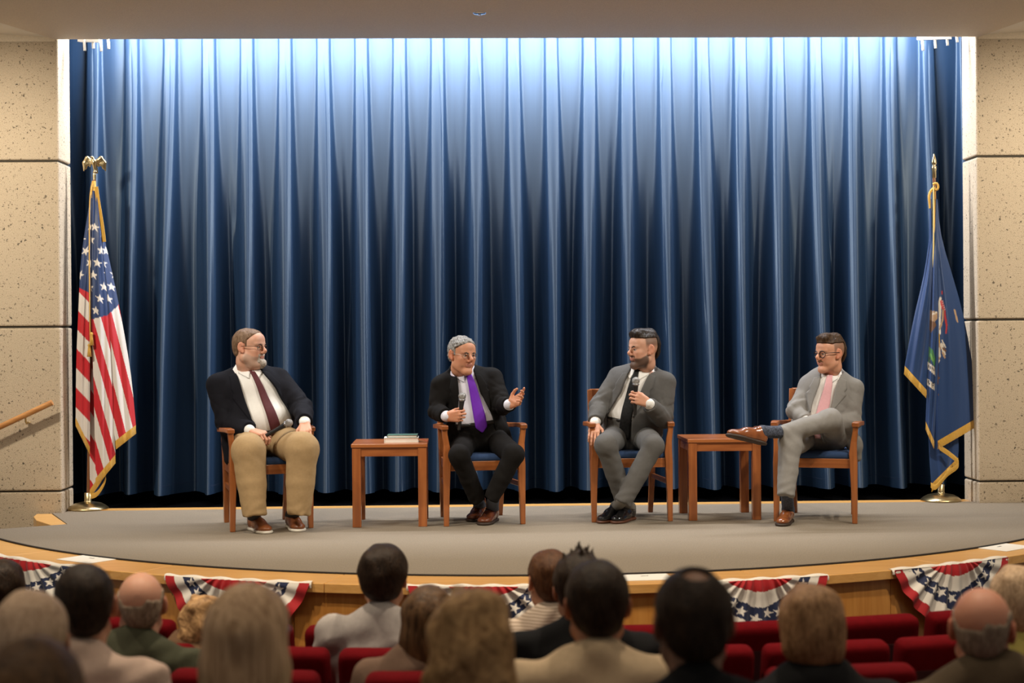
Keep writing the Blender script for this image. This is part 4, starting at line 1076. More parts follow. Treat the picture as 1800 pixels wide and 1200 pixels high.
# ------------------------------------------------------------------ the four men on the stage
def suit_man(c):
    """c: dictionary of joints in world space and looks; A = the picture's left side, B = the picture's right side of the man"""
    base = np.array([c['pelvis'][0], c['pelvis'][1], 0.0]); h = c['head']
    pel, nk = np.array(c['pelvis']), np.array(c['neck']); sA, sB = np.array(c['sA']), np.array(c['sB'])
    R = frame(sB-sA, nk-pel); tl = np.linalg.norm(nk-pel); O = pel
    kx = ((nk-O)@R[0])/((nk-O)@R[2]); T = lambda a, f, u: O+R[0]*(a+kx*u)+R[1]*f+R[2]*u
    sk = lambda Q: np.stack([np.array(Q, float)[:, 0]+kx*np.array(Q, float)[:, 1], np.array(Q, float)[:, 1]], 1)
    cw, cd, bw, bd = c['chest_w'], c['chest_d'], c['belly_w'], c['belly_d']; bf = c.get('belly_f', .02)
    # --- shirt / torso
    def torso(S, g):
        S.el(T(0, .0, tl*.66), (cw+g, cd+g, .185+g), R, .03)
        S.el(T(0, bf, tl*.30), (bw+g, bd+g, .17+g), R, .07)
        S.el(T(0, .0, .03), (c['hip_w']+g, .125+g, .12+g), R, .06)
        S.rc(T(-.048, -.025, tl*.985), sA, .036+g, .044+g, .03); S.rc(T(.048, -.025, tl*.985), sB, .036+g, .044+g, .03)
        return S
    arms = {}
    for k, s in (('A', sA), ('B', sB)): arms[k] = (s, np.array(c['e'+k]), np.array(c['w'+k]))
    Rr = c.get('arm_r', (.066, .052, .040))
    # --- body (skin)
    hs = h.S.copy(); hh = Head.__new__(Head); hh.__dict__ = dict(h.__dict__); hh.S = hs; hh.neck(nk+R[2]*.0, c.get('neck_r', .058))
    hs.el(T(0, -.02, tl*.84), (.10, .05, .04), R, .04)
    v1, f1 = hs.mesh(.0036)
    parts = [(v1, f1)]
    for k in 'AB':
        S = SDF(); s, e, w = arms[k]; hd = c['hand'+k]
        S.rc(w+(e-w)*.45, w, .040, .028, .02); hand(S, w, hd[0], hd[1], right=(k == 'A'), curl=hd[2], thumb=hd[3], sc=c.get('hand_s', 1.0))
        parts.append(S.mesh(.0032))
    cs = torso(SDF(), -.022)
    for k in 'AB': s, e, w = arms[k]; cs.rc(s, e, .045, .038, .03).rc(e, w, .037, .028, .02)
    for k in 'AB': hp, kn, an = [np.array(p) for p in c['leg'+k]]; cs.rc(hp, kn, .062, .042, .04).rc(kn, kn+(an-kn)*.78, .042, .030, .02)
    parts.append(cs.mesh(.018))
    V, Fq = joinm(parts); n1 = len(v1)
    col = np.tile(np.array(c['skin']), (len(V), 1)); col[:n1] = face_col(h.loc(v1), c['skin'], c.get('stubble'), c.get('st_amt', .8), c.get('buzz'))
    col[n1:] = np.array(c['skin'])*np.array([1.0, .93, .9])
    root = person_root('person', base, npmesh('person', V-base, Fq, col), c['label'], 'seated speakers', M_skin)
    eyes(h, root, base, c.get('look', (0, 0))); eyebrows(h, root, base, c['brow'])
    # --- shirt
    sh = torso(SDF(), 0.0)
    for k in 'AB': s, e, w = arms[k]; sh.rc(e, w+(e-w)*.02, .046, .036, .02)
    nb = nk+R[2]*.005; nrd = c.get('neck_r', .058)*h.sc
    up_n = nrm(h.q(0, -.03, -.09)-nk)
    cax = nrm(up_n+R[1]*.45); sh.rc(nb-up_n*.04, nb+up_n*.085, nrd*1.20, nrd*1.14, .02)
    sh.fn(lambda P: np.where((np.linalg.norm(P-nb-((P-nb)@up_n)[:, None]*up_n, axis=1) < nrd*1.26) & ((P-nb)@up_n > -.03), (P-nb)@cax-.026, -1.), nb-.4, nb+.4, .003, 'i')
    sh.disp(lambda P: .0022*wob(P, 55, 2))
    v, f = sh.mesh(.0088); part('shirt', v, f, base, root, c['m_shirt'])
    for s in (-1, 1):                  # collar points
        L_ = [(s*.004, tl-.012), (s*.032, tl-.070)]; R_ = [(s*.062, tl+.032), (s*.080, tl-.028)]
        tg = SDF(sh.ops[:-1])
        v, f = strip(tg, O, R, sk(L_ if s < 0 else R_), sk(R_ if s < 0 else L_), .003, 10, 8, .006)
        part('collar', v, f, base, root, c['m_shirt'])
    for k in 'AB':                     # cuffs
        s, e, w = arms[k]; d = nrm(w-e); S = SDF().rc(w-d*.060, w+d*.02, .038, .0375, 0).fn(lambda P, w=w, d=d: np.abs((P-w)@d+.030)-.027, w-.3, w+.3, .004, 'i'); v, f = S.mesh(.005); part('cuff', v, f, base, root, c['m_shirt'])
    # --- trousers
    tr = SDF(); tr.el(T(0, .0, .0), (c['hip_w']+.012, .135, .115), R, .05)
    for k in 'AB':
        hp, kn, an = [np.array(p) for p in c['leg'+k]]; r0, r1, r2 = c.get('leg_r', (.098, .074, .054)); rh = c.get('hem_r', .058)
        d = nrm(an-kn); m_ = kn+(an-kn)*.5; rm = (r1+r2)/2+.002
        LG = SDF().rc(hp, kn, r0, r1, .0).rc(kn, m_, r1, rm, .03).rc(m_, an+d*.05, rm, rh, .01)
        LG.fn(lambda P, an=an, d=d: (P-an)@d, an-1, an+1, .004, 'i') if (hp-an)@d < -.02 and (kn-hp)@d > -.28 else LG.fn(lambda P, an=an, d=d: np.where(np.linalg.norm(P-an, axis=1) < .15, (P-an)@d, -1.), an-1, an+1, .004, 'i')
        lo_, hi_ = SDF(LG.ops[:-1]).bounds(); tr.fn(lambda P, LG=LG: LG(P, False), lo_, hi_, .045, 'u')
    wh = c.get('waist', .135); wst = torso(SDF(), .007); lo_, hi_ = wst.bounds()
    tr.fn(lambda P: np.maximum(wst(P, False), (P-O)@R[2]-wh), lo_, O+np.array([.4, .4, wh+.1]), .01, 'u')
    def folds(P):
        D = .0030*wob(P, 30, 4)
        cz = np.exp(-(wob(P*np.array([1, 1, .8]), 17, 5)/.16)**2)+.7*np.exp(-(wob(P*np.array([1, 1, 1.4]), 26, 2)/.16)**2)
        for k in 'AB':
            hp, kn, an = [np.array(p) for p in c['leg'+k]]
            D = D+.0050*cz*(np.exp(-(((P-hp)**2).sum(1))/.02)+.7*np.exp(-(((P-an)**2).sum(1))/.012)+.6*np.exp(-(((P-kn-nrm(an-kn)*.08)**2).sum(1))/.010))
            ld = nrm(an-kn); cr3 = nrm(np.cross(ld, nrm(kn-hp))+np.array([.01, 0, 0]))
            w_ = np.exp(-(((P-kn-ld*.06)**2).sum(1))/.008); D = D+w_*.0022*np.sin((P-kn)@(ld+.8*cr3)*85+3*wob(P, 17, 3))
            w_ = np.exp(-(((P-an)**2).sum(1))/.012); D = D+w_*.0030*np.sin((P-an)@(ld-.6*cr3)*95+3.5*wob(P, 16, 2))
            w_ = np.exp(-(((P-hp)**2).sum(1))/.016); D = D+w_*.004*np.sin((P-hp)@nrm(kn-hp)*70+3*wob(P, 14, 1))
        return D
    blt = torso(SDF(), .009); blt.fn(lambda P: np.abs((P-O)@R[2]-wh+.012)-.016, O-1, O+1, .002, 'i'); v, f = blt.mesh(.010, O-np.array([.35, .35, .1]), O+np.array([.35, .35, .35])); part('belt', v, f, base, root, mat('black leather belt', (.010, .009, .008), .4))
    tr.disp(folds); v, f = tr.mesh(.0085); part('trousers', v, f, base, root, c['m_trousers'])
    # --- jacket
    jk = torso(SDF(), .016)
    jk.chain([T(-.064, -.01, tl+.002), T(-.056, -.05, tl+.022), T(.0, -.068, tl+.030), T(.056, -.05, tl+.022), T(.064, -.01, tl+.002)], [.022, .024, .026, .024, .022], .02)
    for k in 'AB':
        s, e, w = arms[k]; d = nrm(w-e)
        jk.rc(s-R[2]*.006, e, Rr[0], Rr[1]+.004, .035).rc(e, w-d*.022, Rr[1]+.006, Rr[2]+.006, .02)
    for a, b, ra, rb in c.get('flaps', []): jk.rc(T(*a), T(*b), ra, rb, .04)
    op = np.array(c['open'])             # rows: (height, left edge, right edge) of the front opening
    def opening(P):
        q = (P-O)@R.T; q[:, 0] -= kx*q[:, 2]; l = np.interp(q[:, 2], op[:, 0], op[:, 1]); r = np.interp(q[:, 2], op[:, 0], op[:, 2])
        d = np.maximum(l-q[:, 0], q[:, 0]-r); d = np.maximum(d, -q[:, 1]-.01)
        ex = np.full(len(P), 1.0)
        for k in 'AB':                 # sleeves are never cut by the opening
            s, e, w = arms[k]
            for a_, b_, r_ in ((s, e, Rr[0]+.012), (e, w, Rr[1]+.010)):
                ba = b_-a_; t = np.clip(((P-a_)@ba)/(ba@ba), 0, 1); ex = np.minimum(ex, np.linalg.norm(P-a_-t[:, None]*ba, axis=1)-r_)
        return np.maximum(d, -ex-.004)
    jk.fn(opening, O-1.5, O+1.5, .006, 's')
    ncut = SDF().rc(nb-up_n*.02, nb+up_n*.15, nrd*1.24, nrd*1.27, 0)
    jk.fn(lambda P: -ncut(P, False), O-1.5, O+1.5, .006, 'i')
    for k in 'AB':
        s, e, w = arms[k]; d = nrm(w-e)
        jk.fn(lambda P, w=w, d=d: np.where(np.linalg.norm(P-w, axis=1) < .10, (P-w)@d+.026, -1.0), O-1.5, O+1.5, .003, 'i')
    def jf(P):
        D = .0030*wob(P, 24, 3)
        cz = np.exp(-(wob(P*np.array([1, 1, .7]), 15, 7)/.16)**2)+.8*np.exp(-(wob(P*np.array([1, 1, 1.3]), 24, 1)/.16)**2)
        for k in 'AB':
            s, e, w = arms[k]; m_ = np.exp(-(((P-e)**2).sum(1))/.016); D = D+.0065*cz*m_+.004*cz*np.exp(-(((P-s+R[2]*.09)**2).sum(1))/.010); m_ = np.exp(-(((P-e)**2).sum(1))/.009); D = D+m_*.0055*np.sin((P-e)@(nrm(w-s)+.5*R[0])*85+3.2*wob(P, 15, 5))
            m_ = np.exp(-(((P-s)**2).sum(1))/.010); D = D+m_*.0022*np.sin((P-s)@(nrm(e-s)+.7*R[2])*70+3*wob(P, 13, 6))
        q = (P-O)@R.T
        D = D+.0035*np.exp(-((q[:, 2]-tl*.25)/.12)**2)*np.sin(q[:, 2]*55+q[:, 0]*40+3*wob(P, 12, 2))*np.clip(np.abs(q[:, 0])*8-.4, 0, 1)
        return D
    jk.disp(jf); v, f = jk.mesh(.0072); jo = part('jacket', v, f, base, root, c['m_jacket'])
    # lapels follow the edge of the opening
    jt = torso(SDF(), .016); jt.chain([T(-.064, -.01, tl+.002), T(-.056, -.05, tl+.022), T(.0, -.068, tl+.030), T(.056, -.05, tl+.022), T(.064, -.01, tl+.002)], [.022, .024, .026, .024, .022], .02)
    lz = c.get('lapel', (.12, .055))
    for s, ci in ((-1, 1), (1, 2)):
        zz = np.linspace(tl*.955, lz[0], 12); inner = np.interp(zz, op[:, 0], op[:, ci]); t = np.linspace(0, 1, 12)
        wd_ = lz[1]*np.interp(t, [0, .30, .33, .40, .43, 1.0], [.75, 1.15, .92, .98, 1.25, .05])
        L_ = np.stack([inner, zz], 1); R_ = np.stack([inner+s*wd_, zz-.012*(1-t)], 1)
        v, f = strip(jt, O, R, sk(L_ if s > 0 else R_), sk(R_ if s > 0 else L_), .004, 40, 7, .005)
        part('lapel', v, f, base, jo, c['m_jacket'])
    # --- tie
    tie = np.array(c['tie'])             # rows: (height, lateral centre, half width)
    tg = SDF(sh.ops[:-1]); 
    for o_ in tr.ops[:1]: tg.ops.append(o_)
    L_ = np.stack([tie[:, 1]-tie[:, 2], tie[:, 0]], 1); R_ = np.stack([tie[:, 1]+tie[:, 2], tie[:, 0]], 1)
    v, f = strip(tg, O, R, sk(L_), sk(R_), .010, 34, 7, .005, smooth=6); to = part('tie', v, f, base, root, c['m_tie'])
    kz, tx_ = tie[0, 0], tie[0, 1]; kp = trace(tg, T(tx_, .35, kz-.005)[None], -R[1])[0]
    S = SDF().el(kp+R[1]*.012+R[2]*.002, (.021, .015, .020), R, 0).rc(kp+R[1]*.010-R[2]*.016, kp+R[1]*.012, .010, .014, .012); v, f = S.mesh(.004); part('knot', v, f, base, to, c['m_tie'])
    # --- socks and shoes
    for k in 'AB':
        hp, kn, an = [np.array(p) for p in c['leg'+k]]; hl, te, upv = [np.array(x, float) for x in c['shoe'+k]]
        ax = nrm(te-hl); ankle = hl+ax*.05+nrm(upv)*.085
        S = SDF().rc(an-nrm(an-kn)*.05, ankle, .043, .041, .01).rc(ankle, hl+ax*.06+nrm(upv)*.05, .041, .036, .02); v, f = S.mesh(.010); part('sock', v, f, base, root, c['m_sock'])
        make_shoe(root, base, hl, te, upv, c['m_shoe'], c['m_sole'], c.get('shoe_l', .29), c.get('shoe_w', 1.0), c.get('boot', 0), c.get('m_lace'))
    return root, base

SKIN = (.60, .33, .215)
def headline(yf_lo, yf_hi, z0=.045, z1=.095, nape=-.060, ear=.030, burn=-.012):
    def region(L):
        x, y, z = L.T
        zl = np.interp(y, [-.12, -.046, -.034, .010, .018, .05], [nape, nape, ear, ear, burn, burn])
        yf = np.interp(z, [-.02, z0, z1, .12], [.034, .034, yf_lo, yf_hi])-.25*np.clip(np.abs(x)-.03, 0, .05)
        return np.minimum(z-zl, yf-y)
    return region
def add_hair(root, base, S, m, hres=.004, name='hair'):
    v, f = S.mesh(hres); part(name, v, f, base, root, m)
M_white_shirt = cloth('white shirt', (.80, .78, .74), .15, 500, .03, .8)
M_solebrown = mat('dark sole', (.035, .020, .012), .6)
def palm(w, d, n, a, b):
    d = nrm(d); n = nrm(np.array(n)-d*(np.array(n)@d)); return w+d*a+n*b
# ---- man with khaki trousers
h1 = Head(W(438, 611, 10.48), rot_head(math.radians(68), -.03, .0), 1.09, 1.05, 1.08, 1.0, 1.0)
pel = np.array([-1.43, 10.52, .57]); hipA, hipB = pel+[-.105, -.02, -.005], pel+[.105, .03, -.005]
r1, b1 = suit_man(dict(head=h1, skin=(.63, .345, .235), label='man in navy blazer, khaki trousers and maroon tie, microphone resting on his thigh',
    pelvis=pel, neck=W(436, 649, 10.52), sA=W(383, 676, 10.46), sB=W(490, 666, 10.60), eA=W(398, 740, 10.42), wA=W(441, 757, 10.22), eB=W(531, 716, 10.46), wB=W(536, 743, 10.22),
    waist=.07, chest_w=.205, chest_d=.150, belly_w=.225, belly_d=.185, belly_f=.03, hip_w=.205, arm_r=(.080, .066, .048), neck_r=.066,
    handA=((.93, -.25, -.22), (-.1, .25, -.96), (.85, .95, 1.0, 1.0), (.25, .5)), handB=((.12, -.78, -.60), (0, .55, -.80), (.35, .35, .4, .4), (.5, .25)), hand_s=1.02,
    legA=(hipA, W(437, 792, 10.10), W(448, 907, 10.05)), legB=(hipB, W(531, 789, 10.12), W(525, 905, 10.10)), leg_r=(.120, .108, .078), hem_r=.073,
    shoeA=(G(442, 930), G(482, 941), (0, 0, 1)), shoeB=(G(510, 926), G(534, 938), (0, 0, 1)), shoe_w=1.14, shoe_l=.305,
    stubble=(.40, .31, .25), st_amt=.55, brow=(.16, .10, .07), buzz=((.30, .19, .13), .03, .055),
    open=[(-.1, -.09, .20), (.155, -.09, .20), (.35, -.100, .135), (.45, -.100, .080), (.52, -.105, .055), (.62, -.11, .05)], lapel=(.12, .058),
    tie=[(.520, .0, .014), (.49, .004, .015), (.35, .03, .023), (.155, .052, .036), (.03, .068, .038)],
    flaps=[((-.20, -.02, .12), (-.24, .0, -.09), .07, .05), ((.20, -.05, .10), (.27, -.06, -.01), .06, .030)],
    m_shirt=M_white_shirt, m_jacket=cloth('navy blazer', (.0085, .0085, .012)), m_trousers=cloth('khaki twill', (.36, .245, .125), .2, 420, .08), m_tie=cloth('maroon tie', (.105, .030, .034), .3, 600, .1, .5),
    m_sock=mat('black sock', (.015, .015, .017), .9), m_shoe=mat('cognac leather', (.23, .072, .022), .35, bump=.1, bscale=120, var=.2, vscale=25, coat=.15), m_sole=mat('white rubber sole', (.62, .58, .50), .7), m_lace=mat('brown lace', (.09, .035, .015), .8)))
glasses(h1, r1, b1, mat('dark metal frame', (.05, .035, .03), .35, .8), .019, False)
add_hair(r1, b1, hair_sdf(h1, .0035, headline(.066, .080, z0=.050, z1=.086), .0022, 130), hairmat('thin brown hair', (.10, .055, .03), (.26, .165, .10)))
S = SDF().chain([h1.q(-.014, .090, -.080), h1.q(0, .100, -.092), h1.q(.014, .090, -.080)], [.015, .020, .015], k=.02).rc(h1.q(0, .088, -.112), h1.q(0, .092, -.098), .018, .020, .02)
S.rc(h1.q(-.026, .086, -.044), h1.q(.026, .086, -.044), .0085, .0085, .01); S.rc(h1.q(-.028, .082, -.046), h1.q(-.024, .082, -.085), .009, .012, .01); S.rc(h1.q(.028, .082, -.046), h1.q(.024, .082, -.085), .009, .012, .01)
S.disp(lambda P: .0018*wob(P, 260, 3)); v, f = S.mesh(.0035); part('goatee', v, f, b1, r1, hairmat('grey beard', (.24, .19, .15), (.55, .50, .44)))
w = W(536, 743, 10.22); MB().tube([w+[-.0, .028, .012]-b1, w+[0, .012, .004]-b1], .0335, 18).build('wristwatch', mat('watch black', (.012, .012, .013), .3), r1)
mic(palm(W(441, 757, 10.22), (.93, -.25, -.22), (-.1, .25, -.96), .090, .024)+np.array((.86, -.12, .47))*.085, (.86, -.12, .47), 'black microphone with grey grille resting in the khaki-trousered man\'s hand')
# ---- man with the purple tie
h2 = Head(W(812, 624, 10.56), rot_head(math.radians(33), -.10, .02), 1.05, .98, .98, 1.06, 0.25)
pel = np.array([.05, 10.66, .56])
r2, b2 = suit_man(dict(head=h2, skin=(.56, .265, .155), label='man in black suit with purple tie and steel glasses, one hand held out, palm open',
    pelvis=pel, neck=W(815, 653, 10.63), sA=W(775, 676, 10.60), sB=W(866, 664, 10.66), eA=W(767, 722, 10.56), wA=W(786, 732, 10.36), eB=W(884, 712, 10.52), wB=W(896, 711, 10.29),
    chest_w=.180, chest_d=.125, belly_w=.175, belly_d=.140, hip_w=.180, arm_r=(.070, .058, .044),
    handA=((.82, -.42, .05), (.35, .93, .05), (1.3, 1.35, 1.4, 1.4), (.35, .9)), handB=((.70, -.50, .42), (-.5, -.62, .25), (.30, .55, .7, .8), (.75, .15)), 
    legA=(pel+[-.095, -.02, 0], W(807, 800, 10.22), W(840, 880, 10.36)), legB=(pel+[.095, -.02, 0], W(904, 799, 10.22), W(862, 878, 10.24)), leg_r=(.090, .066, .052), hem_r=.054,
    shoeA=(G(846, 908), G(824, 921), (0, 0, 1)), shoeB=(G(869, 914), G(842, 927), (0, 0, 1)), boot=.035, shoe_w=1.16, shoe_l=.325,
    brow=(.07, .05, .04), look=(-.002, 0),
    open=[(-.1, -.13, .10), (.158, -.150, .10), (.325, -.092, .063), (.45, -.068, .055), (.52, -.065, .055), (.62, -.06, .055)], lapel=(.20, .055),
    tie=[(.505, .015, .016), (.47, .016, .018), (.39, .018, .026), (.18, .010, .041), (.10, .004, .040), (.065, .002, .004)],
    flaps=[((-.17, -.02, .10), (-.21, .01, -.06), .06, .045), ((.16, -.02, .10), (.19, .01, -.03), .05, .035)],
    m_shirt=cloth('pale lavender shirt', (.66, .65, .72), .15, 500, .03, .8), m_jacket=cloth('black suit', (.0075, .0065, .006)), m_trousers=cloth('black suit', (.0075, .0065, .006)), m_tie=cloth('purple silk', (.155, .030, .42), .15, 700, .06, .35),
    m_sock=mat('slate sock', (.05, .06, .085), .9), m_shoe=mat('chestnut leather', (.15, .042, .016), .25, bump=.08, bscale=110, var=.25, vscale=25, coat=.4), m_sole=M_solebrown, m_lace=mat('dark lace', (.05, .02, .01), .7)))
glasses(h2, r2, b2, mat('steel frame', (.35, .30, .26), .3, .9), .0195, False, .0013)
add_hair(r2, b2, hair_sdf(h2, .009, headline(.078, .080, z0=.050, z1=.076, nape=-.050), .0042, 190), hairmat('curly grey hair', (.035, .030, .026), (.42, .40, .37)))
mic(palm(W(786, 732, 10.36), (.82, -.42, .05), (.35, .93, .05), .088, .026)+np.array((.10, -.10, .98))*.015, (.10, -.10, .98), 'black microphone held upright in front of the lavender shirt')
# ---- man in the dark grey suit
h3 = Head(W(1132, 615, 10.66), rot_head(math.radians(-66), -.02, .0), 1.06, 1.0, 1.02, 1.0, 0.4)
pel = np.array([1.10, 10.76, .56])
M_char = cloth('charcoal grey suit', (.105, .101, .096)); 
r3, b3 = suit_man(dict(head=h3, skin=(.60, .325, .215), label='man in dark grey suit with black tie speaking into a microphone, ankles crossed',
    pelvis=pel, neck=W(1127, 649, 10.72), sA=W(1087, 662, 10.80), sB=W(1170, 672, 10.66), eA=W(1052, 714, 10.70), wA=W(1046, 744, 10.54), eB=W(1166, 735, 10.58), wB=W(1139, 708, 10.40),
    chest_w=.200, chest_d=.135, belly_w=.190, belly_d=.150, hip_w=.190, arm_r=(.075, .062, .046),
    handA=((-.15, -.72, -.62), (.1, .65, -.70), (.30, .32, .35, .4), (.6, .2)), handB=((-.78, -.25, .35), (-.2, .95, -.1), (1.0, 1.05, 1.1, 1.1), (.35, .7)),
    legA=(pel+[-.10, -.02, 0], W(1065, 782, 10.30), W(1098, 882, 10.46)), legB=(pel+[.10, -.03, 0], W(1148, 783, 10.32), W(1094, 884, 10.28)), leg_r=(.098, .072, .056), hem_r=.060,
    shoeA=(G(1112, 912), G(1080, 921), (0, 0, 1)), shoeB=(G(1088, 911.5), G(1053, 921), (0, 0, 1)), shoe_l=.32, shoe_w=1.1,
    stubble=(.055, .035, .025), st_amt=.88, brow=(.02, .013, .01), buzz=((.12, .075, .05), .030, .03),
    open=[(-.1, -.13, .05), (.15, -.150, .05), (.315, -.075, .064), (.38, -.064, .076), (.47, -.052, .092), (.54, -.05, .104), (.62, -.05, .11)], lapel=(.16, .058),
    tie=[(.50, -.004, .016), (.46, -.002, .018), (.35, .0, .028), (.22, .004, .038), (.06, .008, .039), (.0, .008, .038)],
    flaps=[((-.17, -.02, .10), (-.20, .01, -.04), .06, .04), ((.17, .0, .10), (.19, .03, .0), .06, .045)],
    m_shirt=M_white_shirt, m_jacket=M_char, m_trousers=M_char, m_tie=cloth('black patterned tie', (.014, .014, .014), .15, 300, .5, .5),
    m_sock=mat('grey sock', (.18, .165, .14), .9, bump=.4, bscale=400), m_shoe=mat('black patent leather', (.008, .008, .009), .10, coat=.6), m_sole=mat('brown edged sole', (.10, .035, .015), .5), m_lace=mat('black lace', (.01, .01, .01), .6)))
def topcut(zs, yb, back=-.072):
    def region(L):
        x, y, z = L.T
        top = np.minimum(z-zs-.05*np.clip(y-.03, 0, .1), .092-y)
        bk = np.minimum(-y+yb, z-back)
        return np.maximum(top, bk)
    return region
def pomp(h, f, r, b):
    def ex(S):
        e = h.sc; S.rc(h.q(-.034, .066, .108), h.q(.034, .066, .108), .022*e*r, .022*e*r, .03); S.rc(h.q(0, .05, .115), h.q(0, -.055, .105), .030*e*r, .036*e*r, .03)
    return ex
add_hair(r3, b3, hair_sdf(h3, .008, topcut(.080, -.068), .0022, 120, pomp(h3, 1, 1.0, 1)), hairmat('slick black hair', (.010, .007, .005), (.045, .030, .02), .35))
mic(palm(W(1139, 708, 10.40), (-.78, -.25, .35), (-.2, .95, -.1), .088, .026)+np.array((.03, -.06, 1.))*.0, (.03, -.06, 1.0), 'black microphone raised to the bearded man\'s chin')
# ---- man in light grey, leg crossed
h4 = Head(W(1460, 622, 10.50), rot_head(math.radians(-64), -.05, .0), 1.03, .96, .95, 1.0, 0.0)
pel = np.array([2.40, 10.58, .56])
M_lgrey = cloth('light grey suit', (.235, .224, .208))
r4, b4 = suit_man(dict(head=h4, skin=(.60, .30, .185), label='man in light grey suit, pink tie and round black glasses, ankle resting on his knee',
    pelvis=pel, neck=W(1457, 657, 10.56), sA=W(1424, 676, 10.64), sB=W(1500, 682, 10.52), eA=W(1398, 722, 10.52), wA=W(1418, 742, 10.40), eB=W(1499, 742, 10.46), wB=W(1452, 744, 10.36),
    chest_w=.182, chest_d=.120, belly_w=.172, belly_d=.128, hip_w=.180, arm_r=(.068, .056, .043), neck_r=.056,
    handA=((.7, -.35, -.1), (.2, .5, -.8), (.5, .5, .5, .5), (.4, .3)), handB=((-.85, -.3, -.1), (-.1, .4, -.9), (.5, .5, .5, .5), (.4, .3)),
    legA=(pel+[-.095, -.02, 0], W(1389, 784, 10.14), W(1381, 872, 10.06)), legB=(pel+[.095, -.02, .0], W(1460, 738, 10.20), W(1371, 763, 10.13)), leg_r=(.090, .074, .054), hem_r=.056,
    shoeA=(G(1388, 916), G(1366, 930), (0, 0, 1)), shoeB=(W(1345, 783, 10.07), W(1294, 770, 9.98), (.28, .25, .92)), shoe_l=.315, shoe_w=1.03,
    brow=(.10, .055, .03), buzz=((.20, .11, .07), .026, .012),
    open=[(-.1, -.06, .07), (.24, -.055, .08), (.37, -.030, .085), (.45, -.035, .094), (.50, -.045, .104), (.60, -.05, .11)], lapel=(.18, .060),
    tie=[(.470, .020, .016), (.43, .024, .018), (.37, .030, .024), (.24, .026, .036), (.10, .012, .037), (.0, .0, .036)],
    flaps=[((-.15, -.02, .12), (-.18, .0, .0), .06, .045), ((.16, -.02, .12), (.24, -.04, -.04), .06, .050), ((.24, -.05, -.02), (.27, -.05, -.12), .045, .030)],
    m_shirt=M_white_shirt, m_jacket=M_lgrey, m_trousers=M_lgrey, m_tie=cloth('pale pink tie', (.72, .40, .42), .2, 500, .05, .5),
    m_sock=mat('speckled navy sock', (.055, .065, .095), .9, bump=.3, bscale=300, var=.9, vscale=95), m_shoe=mat('tan brogue leather', (.23, .070, .020), .22, bump=.05, bscale=100, var=.25, vscale=25, coat=.5), m_sole=M_solebrown, m_lace=mat('tan lace', (.10, .03, .012), .7)))
glasses(h4, r4, b4, mat('black acetate', (.012, .010, .010), .25), .022, True, .0026)
add_hair(r4, b4, hair_sdf(h4, .007, topcut(.074, -.070, -.072), .0035, 110, pomp(h4, 1, .95, 1)), hairmat('brown quiff', (.020, .010, .005), (.085, .045, .02), .45))
S = SDF().chain([h4.q(-.028, .084, -.047), h4.q(0, .099, -.041), h4.q(.028, .084, -.047)], [.0055, .0085, .0055], k=.006); S.disp(lambda P: .001*wob(P, 300, 2)); v, f = S.mesh(.003); part('moustache', v, f, b4, r4, hairmat('moustache', (.10, .045, .02), (.24, .12, .06)))

# ------------------------------------------------------------------ red theatre seats
M_red = mat('red seat fabric', (.115, .0015, .004), .9, bump=.3, bscale=300, var=.15, vscale=30, spec=.08)
M_redback = mat('dark red back panel', (.045, .004, .006), .85, bump=.2, bscale=300)
M_seatmetal = mat('seat frame', (.02, .018, .017), .5, .3)
M_armwood = wood('seat arm wood', (.16, .06, .02), (.26, .11, .04), 1, .4, .2)
def make_seat():
    t = empty('theatre_seat', (0, 0, 0))          # local: the sitter looks along +y, origin on the floor
    back = SDF().bx((0, -.02, .635), (.250, .050, .205), np.array([[1, 0, 0], [0, .985, .17], [0, -.17, .985]]), rd=.034)
    v, f = back.mesh(.013); mobj('backrest', npmesh('backrest', v, f), t, M_red)
    MB().box((0, -.052, .56), (.44, .014, .33), np.array([[1, 0, 0], [0, .985, -.17], [0, .17, .985]])).build('back_panel', M_redback, t, bevel=.006)
    seat = SDF().bx((0, .25, .41), (.235, .23, .055), rd=.05); v, f = seat.mesh(.016); mobj('seat', npmesh('seat', v, f), t, M_red)
    for s in (-1, 1):
        MB().box((s*.252, .16, .30), (.014, .36, .60)).build('side_panel', M_seatmetal, t)
        MB().box((s*.252, .17, .615), (.020, .34, .03)).build('armrest', M_armwood, t, bevel=.005)
    return t
def on_arc(u, R, z):
    Y = CC[1]-R
    for _ in range(6):
        d = CF+CR*(u-900)/FPX; X = d[0]*(Y/d[1]); Y = CC[1]-math.sqrt(max(.01, R*R-(X-CC[0])**2))
    return math.asin((X-CC[0])/R)
seat0 = make_seat(); first = [True]
ROWN = ['front', 'second', 'third', 'fourth', 'fifth', 'sixth']
ORD = ['first', 'second', 'third', 'fourth', 'fifth', 'sixth', 'seventh', 'eighth', 'ninth', 'tenth', 'eleventh', 'twelfth', 'thirteenth']
def place_seat(a, row, label):
    R = ROWR[row]; t = seat0 if first[0] else copy_tree(seat0); first[0] = False
    t.location = (CC[0]+R*math.sin(a), CC[1]-R*math.cos(a), ROWZ[row]); t.rotation_euler = (0, 0, a)
    tag(t, label, 'seat', 'red seats of the %s row' % ROWN[row])
